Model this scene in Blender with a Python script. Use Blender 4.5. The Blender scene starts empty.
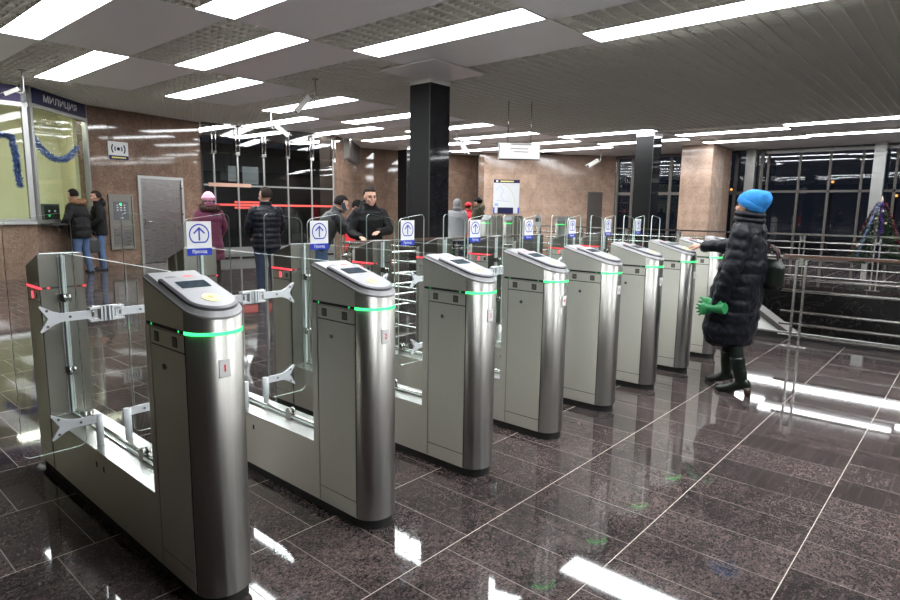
import bpy, bmesh, math, random
from mathutils import Vector, Matrix, Euler, noise
random.seed(7)
S = bpy.context.scene
COL = S.collection
PI = math.pi

# ------------------------------------------------------------------ materials
MATS = {}
def new_mat(name):
    m = bpy.data.materials.new(name); m.use_nodes = True
    nt = m.node_tree; nt.nodes.clear()
    out = nt.nodes.new('ShaderNodeOutputMaterial')
    MATS[name] = m
    return m, nt, out
def N(nt, t, **kw):
    n = nt.nodes.new(t)
    for k, v in kw.items(): setattr(n, k, v)
    return n
def plain(name, col, rough=0.5, metal=0.0, bump=0.0, bscale=60, spec=0.5, var=0.0, vscale=8, coat=0.0, stretch=(1, 1, 1), sheen=0.0):
    m, nt, out = new_mat(name)
    b = N(nt, 'ShaderNodeBsdfPrincipled')
    b.inputs['Base Color'].default_value = (*col, 1)
    b.inputs['Roughness'].default_value = rough
    b.inputs['Metallic'].default_value = metal
    b.inputs['Specular IOR Level'].default_value = spec
    b.inputs['Coat Weight'].default_value = coat
    b.inputs['Sheen Weight'].default_value = sheen
    nt.links.new(b.outputs[0], out.inputs[0])
    if bump or var:
        tc = N(nt, 'ShaderNodeTexCoord'); mp = N(nt, 'ShaderNodeMapping')
        mp.inputs['Scale'].default_value = stretch
        nt.links.new(tc.outputs['Object'], mp.inputs[0])
    if bump:
        nz = N(nt, 'ShaderNodeTexNoise'); nz.inputs['Scale'].default_value = bscale; nz.inputs['Detail'].default_value = 3
        nt.links.new(mp.outputs[0], nz.inputs['Vector'])
        bp = N(nt, 'ShaderNodeBump'); bp.inputs['Strength'].default_value = bump; bp.inputs['Distance'].default_value = 0.01
        nt.links.new(nz.outputs['Fac'], bp.inputs['Height']); nt.links.new(bp.outputs[0], b.inputs['Normal'])
    if var:
        n2 = N(nt, 'ShaderNodeTexNoise'); n2.inputs['Scale'].default_value = vscale; n2.inputs['Detail'].default_value = 4
        nt.links.new(mp.outputs[0], n2.inputs['Vector'])
        mx = N(nt, 'ShaderNodeMix', data_type='RGBA')
        mx.inputs[6].default_value = (*[max(0, c * (1 - var)) for c in col], 1)
        mx.inputs[7].default_value = (*[min(1, c * (1 + var)) for c in col], 1)
        nt.links.new(n2.outputs['Fac'], mx.inputs[0]); nt.links.new(mx.outputs[2], b.inputs['Base Color'])
    return m
def emit(name, col, strength):
    m, nt, out = new_mat(name)
    e = N(nt, 'ShaderNodeEmission'); e.inputs[0].default_value = (*col, 1); e.inputs[1].default_value = strength
    nt.links.new(e.outputs[0], out.inputs[0]); return m
def glass(name, tint, ior=1.5, rough=0.0, boost=0.0):
    m, nt, out = new_mat(name)
    t = N(nt, 'ShaderNodeBsdfTransparent'); t.inputs[0].default_value = (*tint, 1)
    g = N(nt, 'ShaderNodeBsdfGlossy'); g.inputs['Roughness'].default_value = rough; g.inputs[0].default_value = (1, 1, 1, 1)
    f = N(nt, 'ShaderNodeFresnel'); f.inputs[0].default_value = ior
    ad = N(nt, 'ShaderNodeMath', operation='ADD'); ad.inputs[1].default_value = boost; ad.use_clamp = True
    mx = N(nt, 'ShaderNodeMixShader')
    ge = N(nt, 'ShaderNodeNewGeometry'); iv = N(nt, 'ShaderNodeMath', operation='SUBTRACT'); iv.inputs[0].default_value = 1
    ml = N(nt, 'ShaderNodeMath', operation='MULTIPLY')      # only the front face of the pane reflects
    nt.links.new(ge.outputs['Backfacing'], iv.inputs[1]); nt.links.new(f.outputs[0], ad.inputs[0])
    nt.links.new(ad.outputs[0], ml.inputs[0]); nt.links.new(iv.outputs[0], ml.inputs[1]); nt.links.new(ml.outputs[0], mx.inputs[0])
    nt.links.new(t.outputs[0], mx.inputs[1]); nt.links.new(g.outputs[0], mx.inputs[2])
    nt.links.new(mx.outputs[0], out.inputs[0]); return m
def stone(name, c_dark, c_mid, c_light, mortar, bw, bh, msize, rough, axes='xz', off=(0, 0), speck=150, tilevar=0.25, spec=0.5, offset=0.5, gap_rough=0.6, blot=3.0, rows=None):
    """polished granite laid in tiles with thin joints"""
    m, nt, out = new_mat(name)
    b = N(nt, 'ShaderNodeBsdfPrincipled'); nt.links.new(b.outputs[0], out.inputs[0])
    tc = N(nt, 'ShaderNodeTexCoord'); sp = N(nt, 'ShaderNodeSeparateXYZ'); cb = N(nt, 'ShaderNodeCombineXYZ')
    nt.links.new(tc.outputs['Object'], sp.inputs[0])
    for i, a in enumerate(axes):
        ad = N(nt, 'ShaderNodeMath', operation='ADD'); ad.inputs[1].default_value = off[i]
        nt.links.new(sp.outputs['xyz'.index(a)], ad.inputs[0]); nt.links.new(ad.outputs[0], cb.inputs[i])
    br = N(nt, 'ShaderNodeTexBrick'); br.offset = offset; br.offset_frequency = 2; br.squash = 1
    br.inputs['Scale'].default_value = 1; br.inputs['Brick Width'].default_value = bw; br.inputs['Row Height'].default_value = bh
    br.inputs['Mortar Size'].default_value = msize; br.inputs['Mortar Smooth'].default_value = 0.0; br.inputs['Bias'].default_value = 0
    br.inputs['Color1'].default_value = (1 - tilevar, 1 - tilevar, 1 - tilevar, 1); br.inputs['Color2'].default_value = (1 + tilevar, 1 + tilevar * 0.85, 1 + tilevar * 0.8, 1)
    nt.links.new(cb.outputs[0], br.inputs['Vector'])
    nz = N(nt, 'ShaderNodeTexNoise'); nz.inputs['Scale'].default_value = speck; nz.inputs['Detail'].default_value = 6; nz.inputs['Roughness'].default_value = 0.62; nz.inputs['Lacunarity'].default_value = 0.45
    nt.links.new(tc.outputs['Object'], nz.inputs['Vector'])
    cr = N(nt, 'ShaderNodeValToRGB'); el = cr.color_ramp.elements
    el[0].position = 0.36; el[0].color = (*c_dark, 1); el[1].position = 0.68; el[1].color = (*c_light, 1)
    e = el.new(0.5); e.color = (*c_mid, 1)
    nt.links.new(nz.outputs['Fac'], cr.inputs[0])
    n2 = N(nt, 'ShaderNodeTexNoise'); n2.inputs['Scale'].default_value = blot; n2.inputs['Detail'].default_value = 5
    nt.links.new(tc.outputs['Object'], n2.inputs['Vector'])
    mr = N(nt, 'ShaderNodeMapRange'); mr.inputs[1].default_value = 0.3; mr.inputs[2].default_value = 0.7; mr.inputs[3].default_value = 0.82; mr.inputs[4].default_value = 1.18
    nt.links.new(n2.outputs['Fac'], mr.inputs[0])
    v1 = N(nt, 'ShaderNodeVectorMath', operation='MULTIPLY'); nt.links.new(cr.outputs[0], v1.inputs[0]); nt.links.new(br.outputs['Color'], v1.inputs[1])
    v2 = N(nt, 'ShaderNodeVectorMath', operation='SCALE'); nt.links.new(v1.outputs[0], v2.inputs[0]); nt.links.new(mr.outputs[0], v2.inputs['Scale'])
    mx = N(nt, 'ShaderNodeMix', data_type='RGBA'); mx.inputs[7].default_value = (*mortar, 1)
    nt.links.new(br.outputs['Fac'], mx.inputs[0]); nt.links.new(v2.outputs[0], mx.inputs[6]); last = mx
    if rows:      # wider, paler joints between the rows
        s2 = N(nt, 'ShaderNodeSeparateXYZ'); nt.links.new(cb.outputs[0], s2.inputs[0])
        dv = N(nt, 'ShaderNodeMath', operation='PINGPONG'); dv.inputs[1].default_value = rows[0] / 2; nt.links.new(s2.outputs[1], dv.inputs[0])
        lt = N(nt, 'ShaderNodeMath', operation='LESS_THAN'); lt.inputs[1].default_value = rows[1] / 2; nt.links.new(dv.outputs[0], lt.inputs[0])
        m2 = N(nt, 'ShaderNodeMix', data_type='RGBA'); m2.inputs[7].default_value = (*rows[2], 1)
        nt.links.new(lt.outputs[0], m2.inputs[0]); nt.links.new(mx.outputs[2], m2.inputs[6]); last = m2
    nt.links.new(last.outputs[2], b.inputs['Base Color'])
    r = N(nt, 'ShaderNodeMapRange'); r.inputs[3].default_value = rough; r.inputs[4].default_value = gap_rough
    nt.links.new(br.outputs['Fac'], r.inputs[0]); nt.links.new(r.outputs[0], b.inputs['Roughness'])
    b.inputs['Specular IOR Level'].default_value = spec
    return m
def steel(name, col, rough, grain=(1, 1, 0.02), scale=420, amt=0.12, bump=0.04, aniso=0.0, arot=0.0):
    """brushed stainless steel; the grain runs along the axis with the small factor"""
    m, nt, out = new_mat(name)
    b = N(nt, 'ShaderNodeBsdfPrincipled'); nt.links.new(b.outputs[0], out.inputs[0])
    b.inputs['Metallic'].default_value = 1
    if aniso:
        b.inputs['Anisotropic'].default_value = aniso; b.inputs['Anisotropic Rotation'].default_value = arot
        tg = N(nt, 'ShaderNodeTangent', direction_type='RADIAL', axis='Z'); nt.links.new(tg.outputs[0], b.inputs['Tangent'])
    tc = N(nt, 'ShaderNodeTexCoord'); mp = N(nt, 'ShaderNodeMapping'); mp.inputs['Scale'].default_value = grain
    nt.links.new(tc.outputs['Object'], mp.inputs[0])
    nz = N(nt, 'ShaderNodeTexNoise'); nz.inputs['Scale'].default_value = scale; nz.inputs['Detail'].default_value = 2
    nt.links.new(mp.outputs[0], nz.inputs['Vector'])
    mx = N(nt, 'ShaderNodeMix', data_type='RGBA')
    mx.inputs[6].default_value = (*[c * (1 - amt) for c in col], 1); mx.inputs[7].default_value = (*[min(1, c * (1 + amt)) for c in col], 1)
    nt.links.new(nz.outputs['Fac'], mx.inputs[0]); nt.links.new(mx.outputs[2], b.inputs['Base Color'])
    mr = N(nt, 'ShaderNodeMapRange'); mr.inputs[3].default_value = rough * 0.8; mr.inputs[4].default_value = rough * 1.25
    nt.links.new(nz.outputs['Fac'], mr.inputs[0]); nt.links.new(mr.outputs[0], b.inputs['Roughness'])
    bp = N(nt, 'ShaderNodeBump'); bp.inputs['Strength'].default_value = bump; bp.inputs['Distance'].default_value = 0.002
    nt.links.new(nz.outputs['Fac'], bp.inputs['Height']); nt.links.new(bp.outputs[0], b.inputs['Normal'])
    return m
def marble(name):
    m, nt, out = new_mat(name)
    b = N(nt, 'ShaderNodeBsdfPrincipled'); nt.links.new(b.outputs[0], out.inputs[0])
    b.inputs['Roughness'].default_value = 0.15
    tc = N(nt, 'ShaderNodeTexCoord')
    n1 = N(nt, 'ShaderNodeTexNoise'); n1.inputs['Scale'].default_value = 2.2; n1.inputs['Detail'].default_value = 6; n1.inputs['Distortion'].default_value = 1.6
    nt.links.new(tc.outputs['Object'], n1.inputs['Vector'])
    sb = N(nt, 'ShaderNodeMath', operation='SUBTRACT'); sb.inputs[1].default_value = 0.5; nt.links.new(n1.outputs['Fac'], sb.inputs[0])
    ab = N(nt, 'ShaderNodeMath', operation='ABSOLUTE'); nt.links.new(sb.outputs[0], ab.inputs[0])
    cr = N(nt, 'ShaderNodeValToRGB'); el = cr.color_ramp.elements
    el[0].position = 0.0; el[0].color = (0.06, 0.055, 0.055, 1); el[1].position = 0.012; el[1].color = (0.014, 0.013, 0.013, 1)
    nt.links.new(ab.outputs[0], cr.inputs[0]); nt.links.new(cr.outputs[0], b.inputs['Base Color'])
    return m

M_FLOOR = stone('floor granite', (0.012, 0.011, 0.0115), (0.04, 0.033, 0.0325), (0.11, 0.08, 0.074), (0.13, 0.11, 0.1), 0.296, 0.592, 0.0021, 0.04, 'xy', (0.03 + 0.148, -0.4763 + 0.592 * 40), 120, 0.28, spec=0.42, rows=(0.592, 0.0042, (0.36, 0.31, 0.27)))
M_WALL = stone('brown granite', (0.115, 0.073, 0.053), (0.175, 0.115, 0.084), (0.26, 0.18, 0.138), (0.1, 0.065, 0.05), 1.2, 0.62, 0.002, 0.05, 'xz', (0, 0), 60, 0.1, offset=0.0)
M_PILLAR = stone('pillar granite', (0.26, 0.175, 0.13), (0.35, 0.245, 0.185), (0.45, 0.33, 0.26), (0.19, 0.13, 0.1), 2.4, 0.6, 0.003, 0.1, 'xz', (0, 0), 70, 0.08, offset=0.0)
M_BLACK = stone('black granite', (0.008, 0.008, 0.009), (0.014, 0.014, 0.016), (0.035, 0.035, 0.04), (0.004, 0.004, 0.004), 2, 1.2, 0.002, 0.05, 'xz', (0, 0), 120, 0.1, offset=0.0, spec=0.3)
M_MARBLE = marble('dark veined marble')
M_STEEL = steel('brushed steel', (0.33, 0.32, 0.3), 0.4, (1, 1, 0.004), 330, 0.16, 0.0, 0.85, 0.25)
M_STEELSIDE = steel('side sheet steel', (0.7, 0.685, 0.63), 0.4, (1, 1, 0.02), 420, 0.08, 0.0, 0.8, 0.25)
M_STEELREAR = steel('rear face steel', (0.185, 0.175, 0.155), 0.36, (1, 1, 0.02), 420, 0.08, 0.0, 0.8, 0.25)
M_STEELTOP = steel('horizontal sheet steel', (0.6, 0.6, 0.58), 0.3, (1, 0.02, 1))
M_DOORST = steel('door steel', (0.26, 0.245, 0.24), 0.28, (0.02, 1, 1), 200, 0.02, 0.0)
M_CHROME = plain('polished steel', (0.62, 0.61, 0.59), 0.16, 1.0)
M_RAIL = steel('rail steel', (0.66, 0.65, 0.63), 0.25, (1, 0.02, 1))
M_GREYPL = plain('light grey plastic', (0.23, 0.23, 0.235), 0.35, bump=0.02, bscale=300)
M_PAD = plain('reader face grey', (0.21, 0.21, 0.222), 0.4)
M_DKPL = plain('charcoal plastic', (0.075, 0.075, 0.085), 0.4)
M_ARM = plain('painted grey metal', (0.58, 0.59, 0.62), 0.35, 0.0)
M_BLK = plain('black rubber', (0.008, 0.008, 0.008), 0.55)
M_SEAM = plain('dark seam', (0.03, 0.03, 0.028), 0.6)
M_SCREEN = plain('lcd screen', (0.03, 0.045, 0.06), 0.08, var=0.6, vscale=40)
M_YEL = plain('yellow target', (0.85, 0.72, 0.22), 0.45)
M_ORG = plain('orange target', (0.8, 0.3, 0.05), 0.45)
M_RED = plain('red mark', (0.7, 0.05, 0.05), 0.45)
M_WHITE = plain('white sticker', (0.66, 0.66, 0.66), 0.4)
M_BLUE = plain('blue print', (0.006, 0.03, 0.36), 0.4)
M_NAVY = plain('navy print', (0.008, 0.008, 0.045), 0.4, spec=0.25)
M_PURP = plain('violet fascia', (0.05, 0.03, 0.13), 0.4, spec=0.25)
M_YTXT = plain('yellow lettering', (0.75, 0.68, 0.2), 0.5)
M_GTXT = plain('grey lettering', (0.55, 0.55, 0.55), 0.5)
M_STXT = plain('silver lettering', (0.62, 0.62, 0.64), 0.4)
M_GLASS = glass('clear glass', (0.955, 0.972, 0.964), 1.42)
M_GEDGE = plain('glass edge', (0.55, 0.63, 0.59), 0.3)
M_WGLASS = glass('window glass', (0.6, 0.62, 0.62), 1.55, 0.0, 0.01)
M_BGLASS = glass('booth glass', (0.9, 0.95, 0.9), 1.45)
M_GREEN = emit('green led', (0.03, 1.0, 0.14), 1.6)
M_GDIM = emit('green led dot', (0.03, 0.8, 0.2), 0.5)
M_REDL = emit('red led', (1.0, 0.05, 0.07), 1.1)
M_LAMP = emit('lamp diffuser', (0.95, 0.98, 1.0), 9.0)
M_LAMPW = emit('unseen booth lamp diffuser', (1.0, 0.95, 0.8), 7.0)
M_WARM = emit('street light', (1.0, 0.42, 0.12), 1.6)
M_LBOX = emit('lit sign face', (0.95, 0.96, 0.95), 0.4)
M_PANEL = plain('ceiling panel', (0.88, 0.89, 0.9), 0.4, 0.0)
M_GRID = plain('ceiling grid slat', (0.94, 0.93, 0.86), 0.55)
M_VOID = plain('ceiling void', (0.17, 0.165, 0.155), 0.9)
M_FRAME = plain('window frame metal', (0.36, 0.36, 0.35), 0.35, 0.8)
M_DKFRAME = plain('bronze frame metal', (0.12, 0.108, 0.1), 0.42, 0.7)
M_TRIM = plain('lamp trim', (0.6, 0.6, 0.6), 0.4)
M_CREAM = plain('cream booth wall', (0.62, 0.59, 0.42), 0.7)
M_REDTAPE = plain('red warning tape', (0.75, 0.09, 0.07), 0.5)
M_WOOD = plain('dark wood handrail', (0.075, 0.042, 0.03), 0.3, var=0.3, vscale=10, stretch=(6, 1, 6))
M_NIGHT = plain('dark outside ground', (0.02, 0.02, 0.022), 0.6)
M_STAIR = plain('pale balustrade panel', (0.6, 0.6, 0.57), 0.4)
M_COLLAR = plain('column collar', (0.85, 0.85, 0.84), 0.35, 0.1)
M_PLASTER = plain('back wall stone', (0.1, 0.075, 0.06), 0.5)
M_SKIN = plain('skin', (0.42, 0.235, 0.17), 0.55)
M_EYE = plain('eye', (0.03, 0.02, 0.02), 0.2)
M_LIP = plain('lips', (0.42, 0.16, 0.14), 0.5)
M_HAIRD = plain('dark hair', (0.006, 0.0045, 0.004), 0.7, spec=0.15, bump=0.5, bscale=120)
M_HAIRB = plain('brown hair', (0.016, 0.01, 0.007), 0.7, spec=0.15, bump=0.5, bscale=120)
def cloth(n, c, r=0.7, b=0.25, s=50, **k): return plain(n, c, r, bump=b, bscale=s, spec=0.16, **k)
M_COAT = cloth('navy black puffer nylon', (0.0055, 0.006, 0.0095), 0.45, 0.35, 26)
M_BLKJ = cloth('black jacket cloth', (0.004, 0.004, 0.0045), 0.65)
M_BLKP = cloth('dark navy puffer nylon', (0.006, 0.0065, 0.011), 0.45, 0.3, 30)
M_GREYJ = cloth('dark grey leather', (0.028, 0.028, 0.03), 0.42)
M_LILAC = cloth('plum quilted nylon', (0.1, 0.022, 0.048), 0.55, 0.3, 30)
M_FURB = plain('brown fur', (0.24, 0.13, 0.07), 0.9, bump=0.8, bscale=140, var=0.5, vscale=60)
M_FURD = plain('dark brown fur', (0.06, 0.025, 0.02), 0.9, bump=0.8, bscale=140, var=0.4, vscale=60)
M_PINK = plain('pink fluffy knit', (0.68, 0.33, 0.45), 0.9, bump=0.7, bscale=90)
M_JEANS = cloth('blue denim', (0.06, 0.095, 0.17), 0.85, 0.2, 90, var=0.3, vscale=9)
M_JEAND = cloth('dark denim', (0.025, 0.035, 0.06), 0.85, 0.2, 90)
M_DKTR = cloth('dark trousers', (0.03, 0.024, 0.025), 0.8)
M_SHOE = plain('black shoe', (0.015, 0.014, 0.014), 0.4)
M_BLUEHAT = plain('bright blue knit', (0.01, 0.17, 0.46), 0.85, bump=0.6, bscale=110, var=0.2, vscale=30)
M_GRNGLV = plain('green suede', (0.004, 0.15, 0.04), 0.6, bump=0.2, bscale=90)
M_GRNTIGHT = plain('dark green tights', (0.0015, 0.005, 0.003), 0.7, spec=0.2)
M_GRNBOOT = plain('dark green leather', (0.0015, 0.0055, 0.003), 0.3, bump=0.3, bscale=22)
M_TAB = plain('clear tab', (0.6, 0.6, 0.6), 0.3)
M_HEEL = plain('brown heel', (0.03, 0.014, 0.008), 0.4)
M_BAG = plain('dark bottle green bag leather', (0.004, 0.007, 0.005), 0.3, bump=0.2, bscale=40)
M_BAGT = plain('dark wine bag leather', (0.045, 0.018, 0.018), 0.35)
M_GREYC = cloth('pale grey coat cloth', (0.36, 0.36, 0.38), 0.85)
M_GREYK = plain('grey knit', (0.26, 0.25, 0.25), 0.9, bump=0.5, bscale=90)
M_OLIVE = cloth('olive jacket cloth', (0.06, 0.055, 0.035), 0.8)
M_OLIVEH = cloth('pale olive hood cloth', (0.15, 0.14, 0.1), 0.85)
M_REDC = cloth('red jacket cloth', (0.6, 0.03, 0.04), 0.6)
M_NEEDLE = plain('fir needles', (0.012, 0.035, 0.012), 0.7, var=0.4, vscale=20)
M_TINB = plain('blue tinsel', (0.16, 0.22, 0.75), 0.3, 0.3, var=0.95, vscale=60)
M_TINW = plain('pale blue tinsel', (0.3, 0.36, 0.55), 0.25, 0.6, var=0.5, vscale=60)
M_TINP = plain('purple tinsel', (0.09, 0.035, 0.22), 0.25, 0.6, var=0.5, vscale=60)
M_TINR = plain('red tinsel', (0.13, 0.012, 0.03), 0.25, 0.6, var=0.5, vscale=60)
M_GOLD = plain('pale bauble', (0.75, 0.6, 0.45), 0.25, 0.5)
M_MAPW = plain('map paper', (0.46, 0.47, 0.48), 0.4)
M_SALMON = plain('pale orange strip', (0.5, 0.3, 0.22), 0.5)
M_MAPLINE = plain('map line', (0.4, 0.36, 0.25), 0.6)
M_MAPBLUE = plain('map pale blue', (0.2, 0.28, 0.55), 0.6)
M_CAM = plain('camera housing', (0.33, 0.32, 0.3), 0.4, 0.2)

# ------------------------------------------------------------------ helpers
def link(name, me, parent=None, loc=None, rot=None):
    o = bpy.data.objects.new(name, me); COL.objects.link(o)
    if parent: o.parent = parent
    if loc is not None: o.location = loc
    if rot is not None: o.rotation_euler = rot
    return o
def tag(o, label, cat, group=None, kind=None):
    o['label'] = label; o['category'] = cat
    if group: o['group'] = group
    if kind: o['kind'] = kind
    return o
def thing(name, label, cat, loc=(0, 0, 0), rz=0, group=None):
    o = bpy.data.objects.new(name, None); COL.objects.link(o); o.location = loc; o.rotation_euler = (0, 0, rz)
    o.empty_display_size = 0.1
    return tag(o, label, cat, group)
def struct(o): o['kind'] = 'structure'; return o

class MB:
    def __init__(s): s.bm = bmesh.new(); s.mats = []
    def mi(s, m):
        if m not in s.mats: s.mats.append(m)
        return s.mats.index(m)
    def face(s, vs, m, smooth=False):
        try: f = s.bm.faces.new(vs)
        except ValueError: return None
        f.material_index = s.mi(m); f.smooth = smooth; return f
    def box(s, x0, x1, y0, y1, z0, z1, m, M=None):
        c = [(x0, y0, z0), (x1, y0, z0), (x1, y1, z0), (x0, y1, z0), (x0, y0, z1), (x1, y0, z1), (x1, y1, z1), (x0, y1, z1)]
        v = [s.bm.verts.new(M @ Vector(p) if M else p) for p in c]
        for q in ((3, 2, 1, 0), (4, 5, 6, 7), (0, 1, 5, 4), (1, 2, 6, 5), (2, 3, 7, 6), (3, 0, 4, 7)): s.face([v[i] for i in q], m)
        return s
    def prism(s, poly, lo, hi, m, axis='z', M=None, side=None, smooth_side=False, cap_lo=None):
        """extrude a 2-D outline between lo and hi (numbers or functions of the outline point)"""
        def P(p, h):
            q = {'z': (p[0], p[1], h), 'y': (p[0], h, p[1]), 'x': (h, p[0], p[1])}[axis]
            return M @ Vector(q) if M else Vector(q)
        L = [s.bm.verts.new(P(p, lo(p) if callable(lo) else lo)) for p in poly]
        H = [s.bm.verts.new(P(p, hi(p) if callable(hi) else hi)) for p in poly]
        n = len(poly)
        s.face(L[::-1], cap_lo or m); s.face(H, m)
        for i in range(n): s.face([L[i], L[(i + 1) % n], H[(i + 1) % n], H[i]], side or m, smooth_side)
        return s
    def ring(s, pts): return [s.bm.verts.new(p) for p in pts]
    def skin(s, rings, m, caps=True, smooth=True):
        for a, b in zip(rings, rings[1:]):
            n = len(a)
            for i in range(n): s.face([a[i], a[(i + 1) % n], b[(i + 1) % n], b[i]], m, smooth)
        if caps: s.face(rings[0][::-1], m, False); s.face(rings[-1], m, False)
    def tube(s, pts, r, m, n=10, smooth=True, caps=True, M=None, flat=None):
        pts = [Vector(p) for p in pts]; rings = []; up = None
        for i, p in enumerate(pts):
            d = (pts[min(i + 1, len(pts) - 1)] - pts[max(i - 1, 0)]).normalized()
            if up is None:
                up = Vector((0, 0, 1)) if abs(d.z) < 0.9 else Vector((0, 1, 0))
            a = d.cross(up).normalized(); b = a.cross(d).normalized(); up = b
            rr = r[i] if isinstance(r, (list, tuple)) else r
            f = flat if flat else 1
            q = [p + a * (rr * math.cos(2 * PI * k / n)) + b * (rr * f * math.sin(2 * PI * k / n)) for k in range(n)]
            rings.append(s.ring([M @ v if M else v for v in q]))
        s.skin(rings, m, caps, smooth); return s
    def cyl(s, p0, p1, r, m, n=16, **k): return s.tube([p0, p1], r, m, n, **k)
    def ball(s, c, r, m, M=None, n=14, f=None):
        r = (r, r, r) if not isinstance(r, (tuple, list)) else r
        c = Vector(c); rings = []; h = n // 2 + 1
        top = None
        for j in range(1, h):
            t = PI * j / h
            pts = []
            for k in range(n):
                a = 2 * PI * k / n
                v = Vector((r[0] * math.sin(t) * math.cos(a), r[1] * math.sin(t) * math.sin(a), -r[2] * math.cos(t)))
                if f: v = f(v)
                v = c + v
                pts.append(M @ v if M else v)
            rings.append(s.ring(pts))
        s.skin(rings, m, False)
        for rg, z in ((rings[0], -1), (rings[-1], 1)):
            v = Vector((0, 0, z * r[2]))
            if f: v = f(v)
            v = c + v
            w = s.bm.verts.new(M @ v if M else v)
            for k in range(n):
                s.face([rg[(k + 1) % n], rg[k], w] if z < 0 else [rg[k], rg[(k + 1) % n], w], m, True)
        return s
    def mesh(s, verts, faces, m, M=None):
        vs = [s.bm.verts.new(M @ Vector(v) if M else v) for v in verts]
        for f in faces: s.face([vs[i] for i in f], m)
    def build(s, name, parent=None, loc=None, rot=None, fix=True):
        if fix: bmesh.ops.recalc_face_normals(s.bm, faces=s.bm.faces)
        me = bpy.data.meshes.new(name); s.bm.to_mesh(me); s.bm.free()
        for m in s.mats: me.materials.append(m)
        return link(name, me, parent, loc, rot)

TXT = {}
def text_mesh(t, bold=0.0):
    if (t, bold) not in TXT:
        c = bpy.data.curves.new('lettering', 'FONT'); c.body = t; c.align_x = 'CENTER'; c.align_y = 'CENTER'; c.resolution_u = 3; c.offset = bold
        o = bpy.data.objects.new('lettering', c); COL.objects.link(o)
        bpy.context.view_layer.update()
        me = o.to_mesh()
        v = [tuple(q.co) for q in me.vertices]; f = [tuple(p.vertices) for p in me.polygons]
        o.to_mesh_clear(); bpy.data.objects.remove(o); bpy.data.curves.remove(c)
        w = max(q[0] for q in v) - min(q[0] for q in v); h = max(q[1] for q in v) - min(q[1] for q in v)
        cx = (max(q[0] for q in v) + min(q[0] for q in v)) / 2; cy = (max(q[1] for q in v) + min(q[1] for q in v)) / 2
        TXT[(t, bold)] = ([((q[0] - cx) / w, (q[1] - cy) / h, 0) for q in v], f)
    return TXT[(t, bold)]
def put_text(mb, t, w, h, m, M, bold=0.0):
    """flat letters w x h lying in the xz plane of M, facing -y"""
    v, f = text_mesh(t, bold)
    mb.mesh([(q[0] * w, 0, q[1] * h) for q in v], f, m, M)

def dup(root):
    r = root.copy(); COL.objects.link(r)
    for ch in list(root.children):
        c = ch.copy(); COL.objects.link(c); c.parent = r
        for g in list(ch.children):
            d = g.copy(); COL.objects.link(d); d.parent = c
    return r

def rounded(x0, x1, z0, z1, r, n=5, ztop=None):
    """rounded rectangle outline, counter-clockwise; ztop(x) bends the top edge"""
    out = []
    for cx, cz, a0 in ((x1 - r, z0 + r, -PI / 2), (x1 - r, z1 - r, 0), (x0 + r, z1 - r, PI / 2), (x0 + r, z0 + r, PI)):
        for k in range(n + 1):
            a = a0 + PI / 2 * k / n
            x, z = cx + r * math.cos(a), cz + r * math.sin(a)
            if ztop and cz > (z0 + z1) / 2: z += ztop(x)
            out.append((x, z))
    return out

# ------------------------------------------------------------------ the shell
CEIL = 3.8
# floor with the stairwell left open
HX0, HX1, HY0, HY1 = 8.2, 14.6, -8.0, 3.6
def floor_part(x0, x1, y0, y1):
    mb.box(x0, x1, y0, y1, -0.12, 0, M_FLOOR)
mb = MB()
floor_part(-6, HX0, -8, 20); floor_part(HX1, 27, -8, 20); floor_part(HX0, HX1, HY1, 20)
struct(mb.build('floor'))
mb = MB()
mb.box(HX1 - 0.001, HX1 + 0.15, HY0, HY1, -4, -0.121, M_MARBLE); mb.box(HX0 - 0.15, HX0, HY0, HY1, -4, -0.121, M_MARBLE)
mb.box(HX0, HX1, HY1, HY1 + 0.15, -4, -0.121, M_MARBLE)
mb.box(HX0 - 0.15, HX1 + 0.15, HY0, HY1 + 0.15, -4.1, -4, M_NIGHT)
struct(mb.build('wall_stairwell'))
mb = MB(); mb.box(HX0 - 0.07, HX0 + 0.02, HY0, HY1, 0.0, 0.07, M_BLK); mb.box(HX0 - 0.05, HX0 + 0.0, HY0, HY1, 0.07, 0.085, M_FRAME)
struct(mb.build('trim_1'))
# street and pavement beyond the glazing
mb = MB(); mb.box(-6, 27, 20, 34, -0.12, -0.02, M_NIGHT); mb.box(27, 45, -12, 34, -0.12, -0.02, M_NIGHT)
o = struct(mb.build('ground_outside'))

def wall(name, A, B, z0, z1, th, m, holes=(), parent=None):
    """upright slab from A to B whose face is on the A-B line; the slab lies to the left of A->B"""
    A = Vector((*A, 0)); B = Vector((*B, 0)); L = (B - A).length; ang = math.atan2(B.y - A.y, B.x - A.x)
    mb = MB(); s = 0
    for (s0, s1, h0, h1) in sorted(holes):
        if s0 > s: mb.box(s, s0, 0, th, z0, z1, m)
        if h0 > z0: mb.box(s0, s1, 0, th, z0, h0, m)
        if h1 < z1: mb.box(s0, s1, 0, th, h1, z1, m)
        s = s1
    if s < L: mb.box(s, L, 0, th, z0, z1, m)
    o = mb.build(name, parent, A, (0, 0, ang)); struct(o)
    return o
K0, K1, S1, W2 = (-6.0, 14.18), (3.76, 14.45), (5.33, 16.08), (8.4, 16.7)
KL = math.hypot(K1[0] - K0[0], K1[1] - K0[1])
SL = math.hypot(S1[0] - K1[0], S1[1] - K1[1])
wk = wall('wall_booth', K0, K1, 0, CEIL, 0.2, M_WALL, [(2.0, KL, 1.12, CEIL)])
ws = wall('wall_booth_slant', K1, S1, 0, CEIL, 0.2, M_WALL, [(0.0, SL - 0.02, 1.12, CEIL)])
wb = wall('wall_left', S1, W2, 0, CEIL, 0.25, M_WALL, [(1.2, 2.52, 0, 2.25)])
wall('wall_left_return', W2, (8.45, 20.0), 0, CEIL, 0.25, M_WALL)
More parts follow.
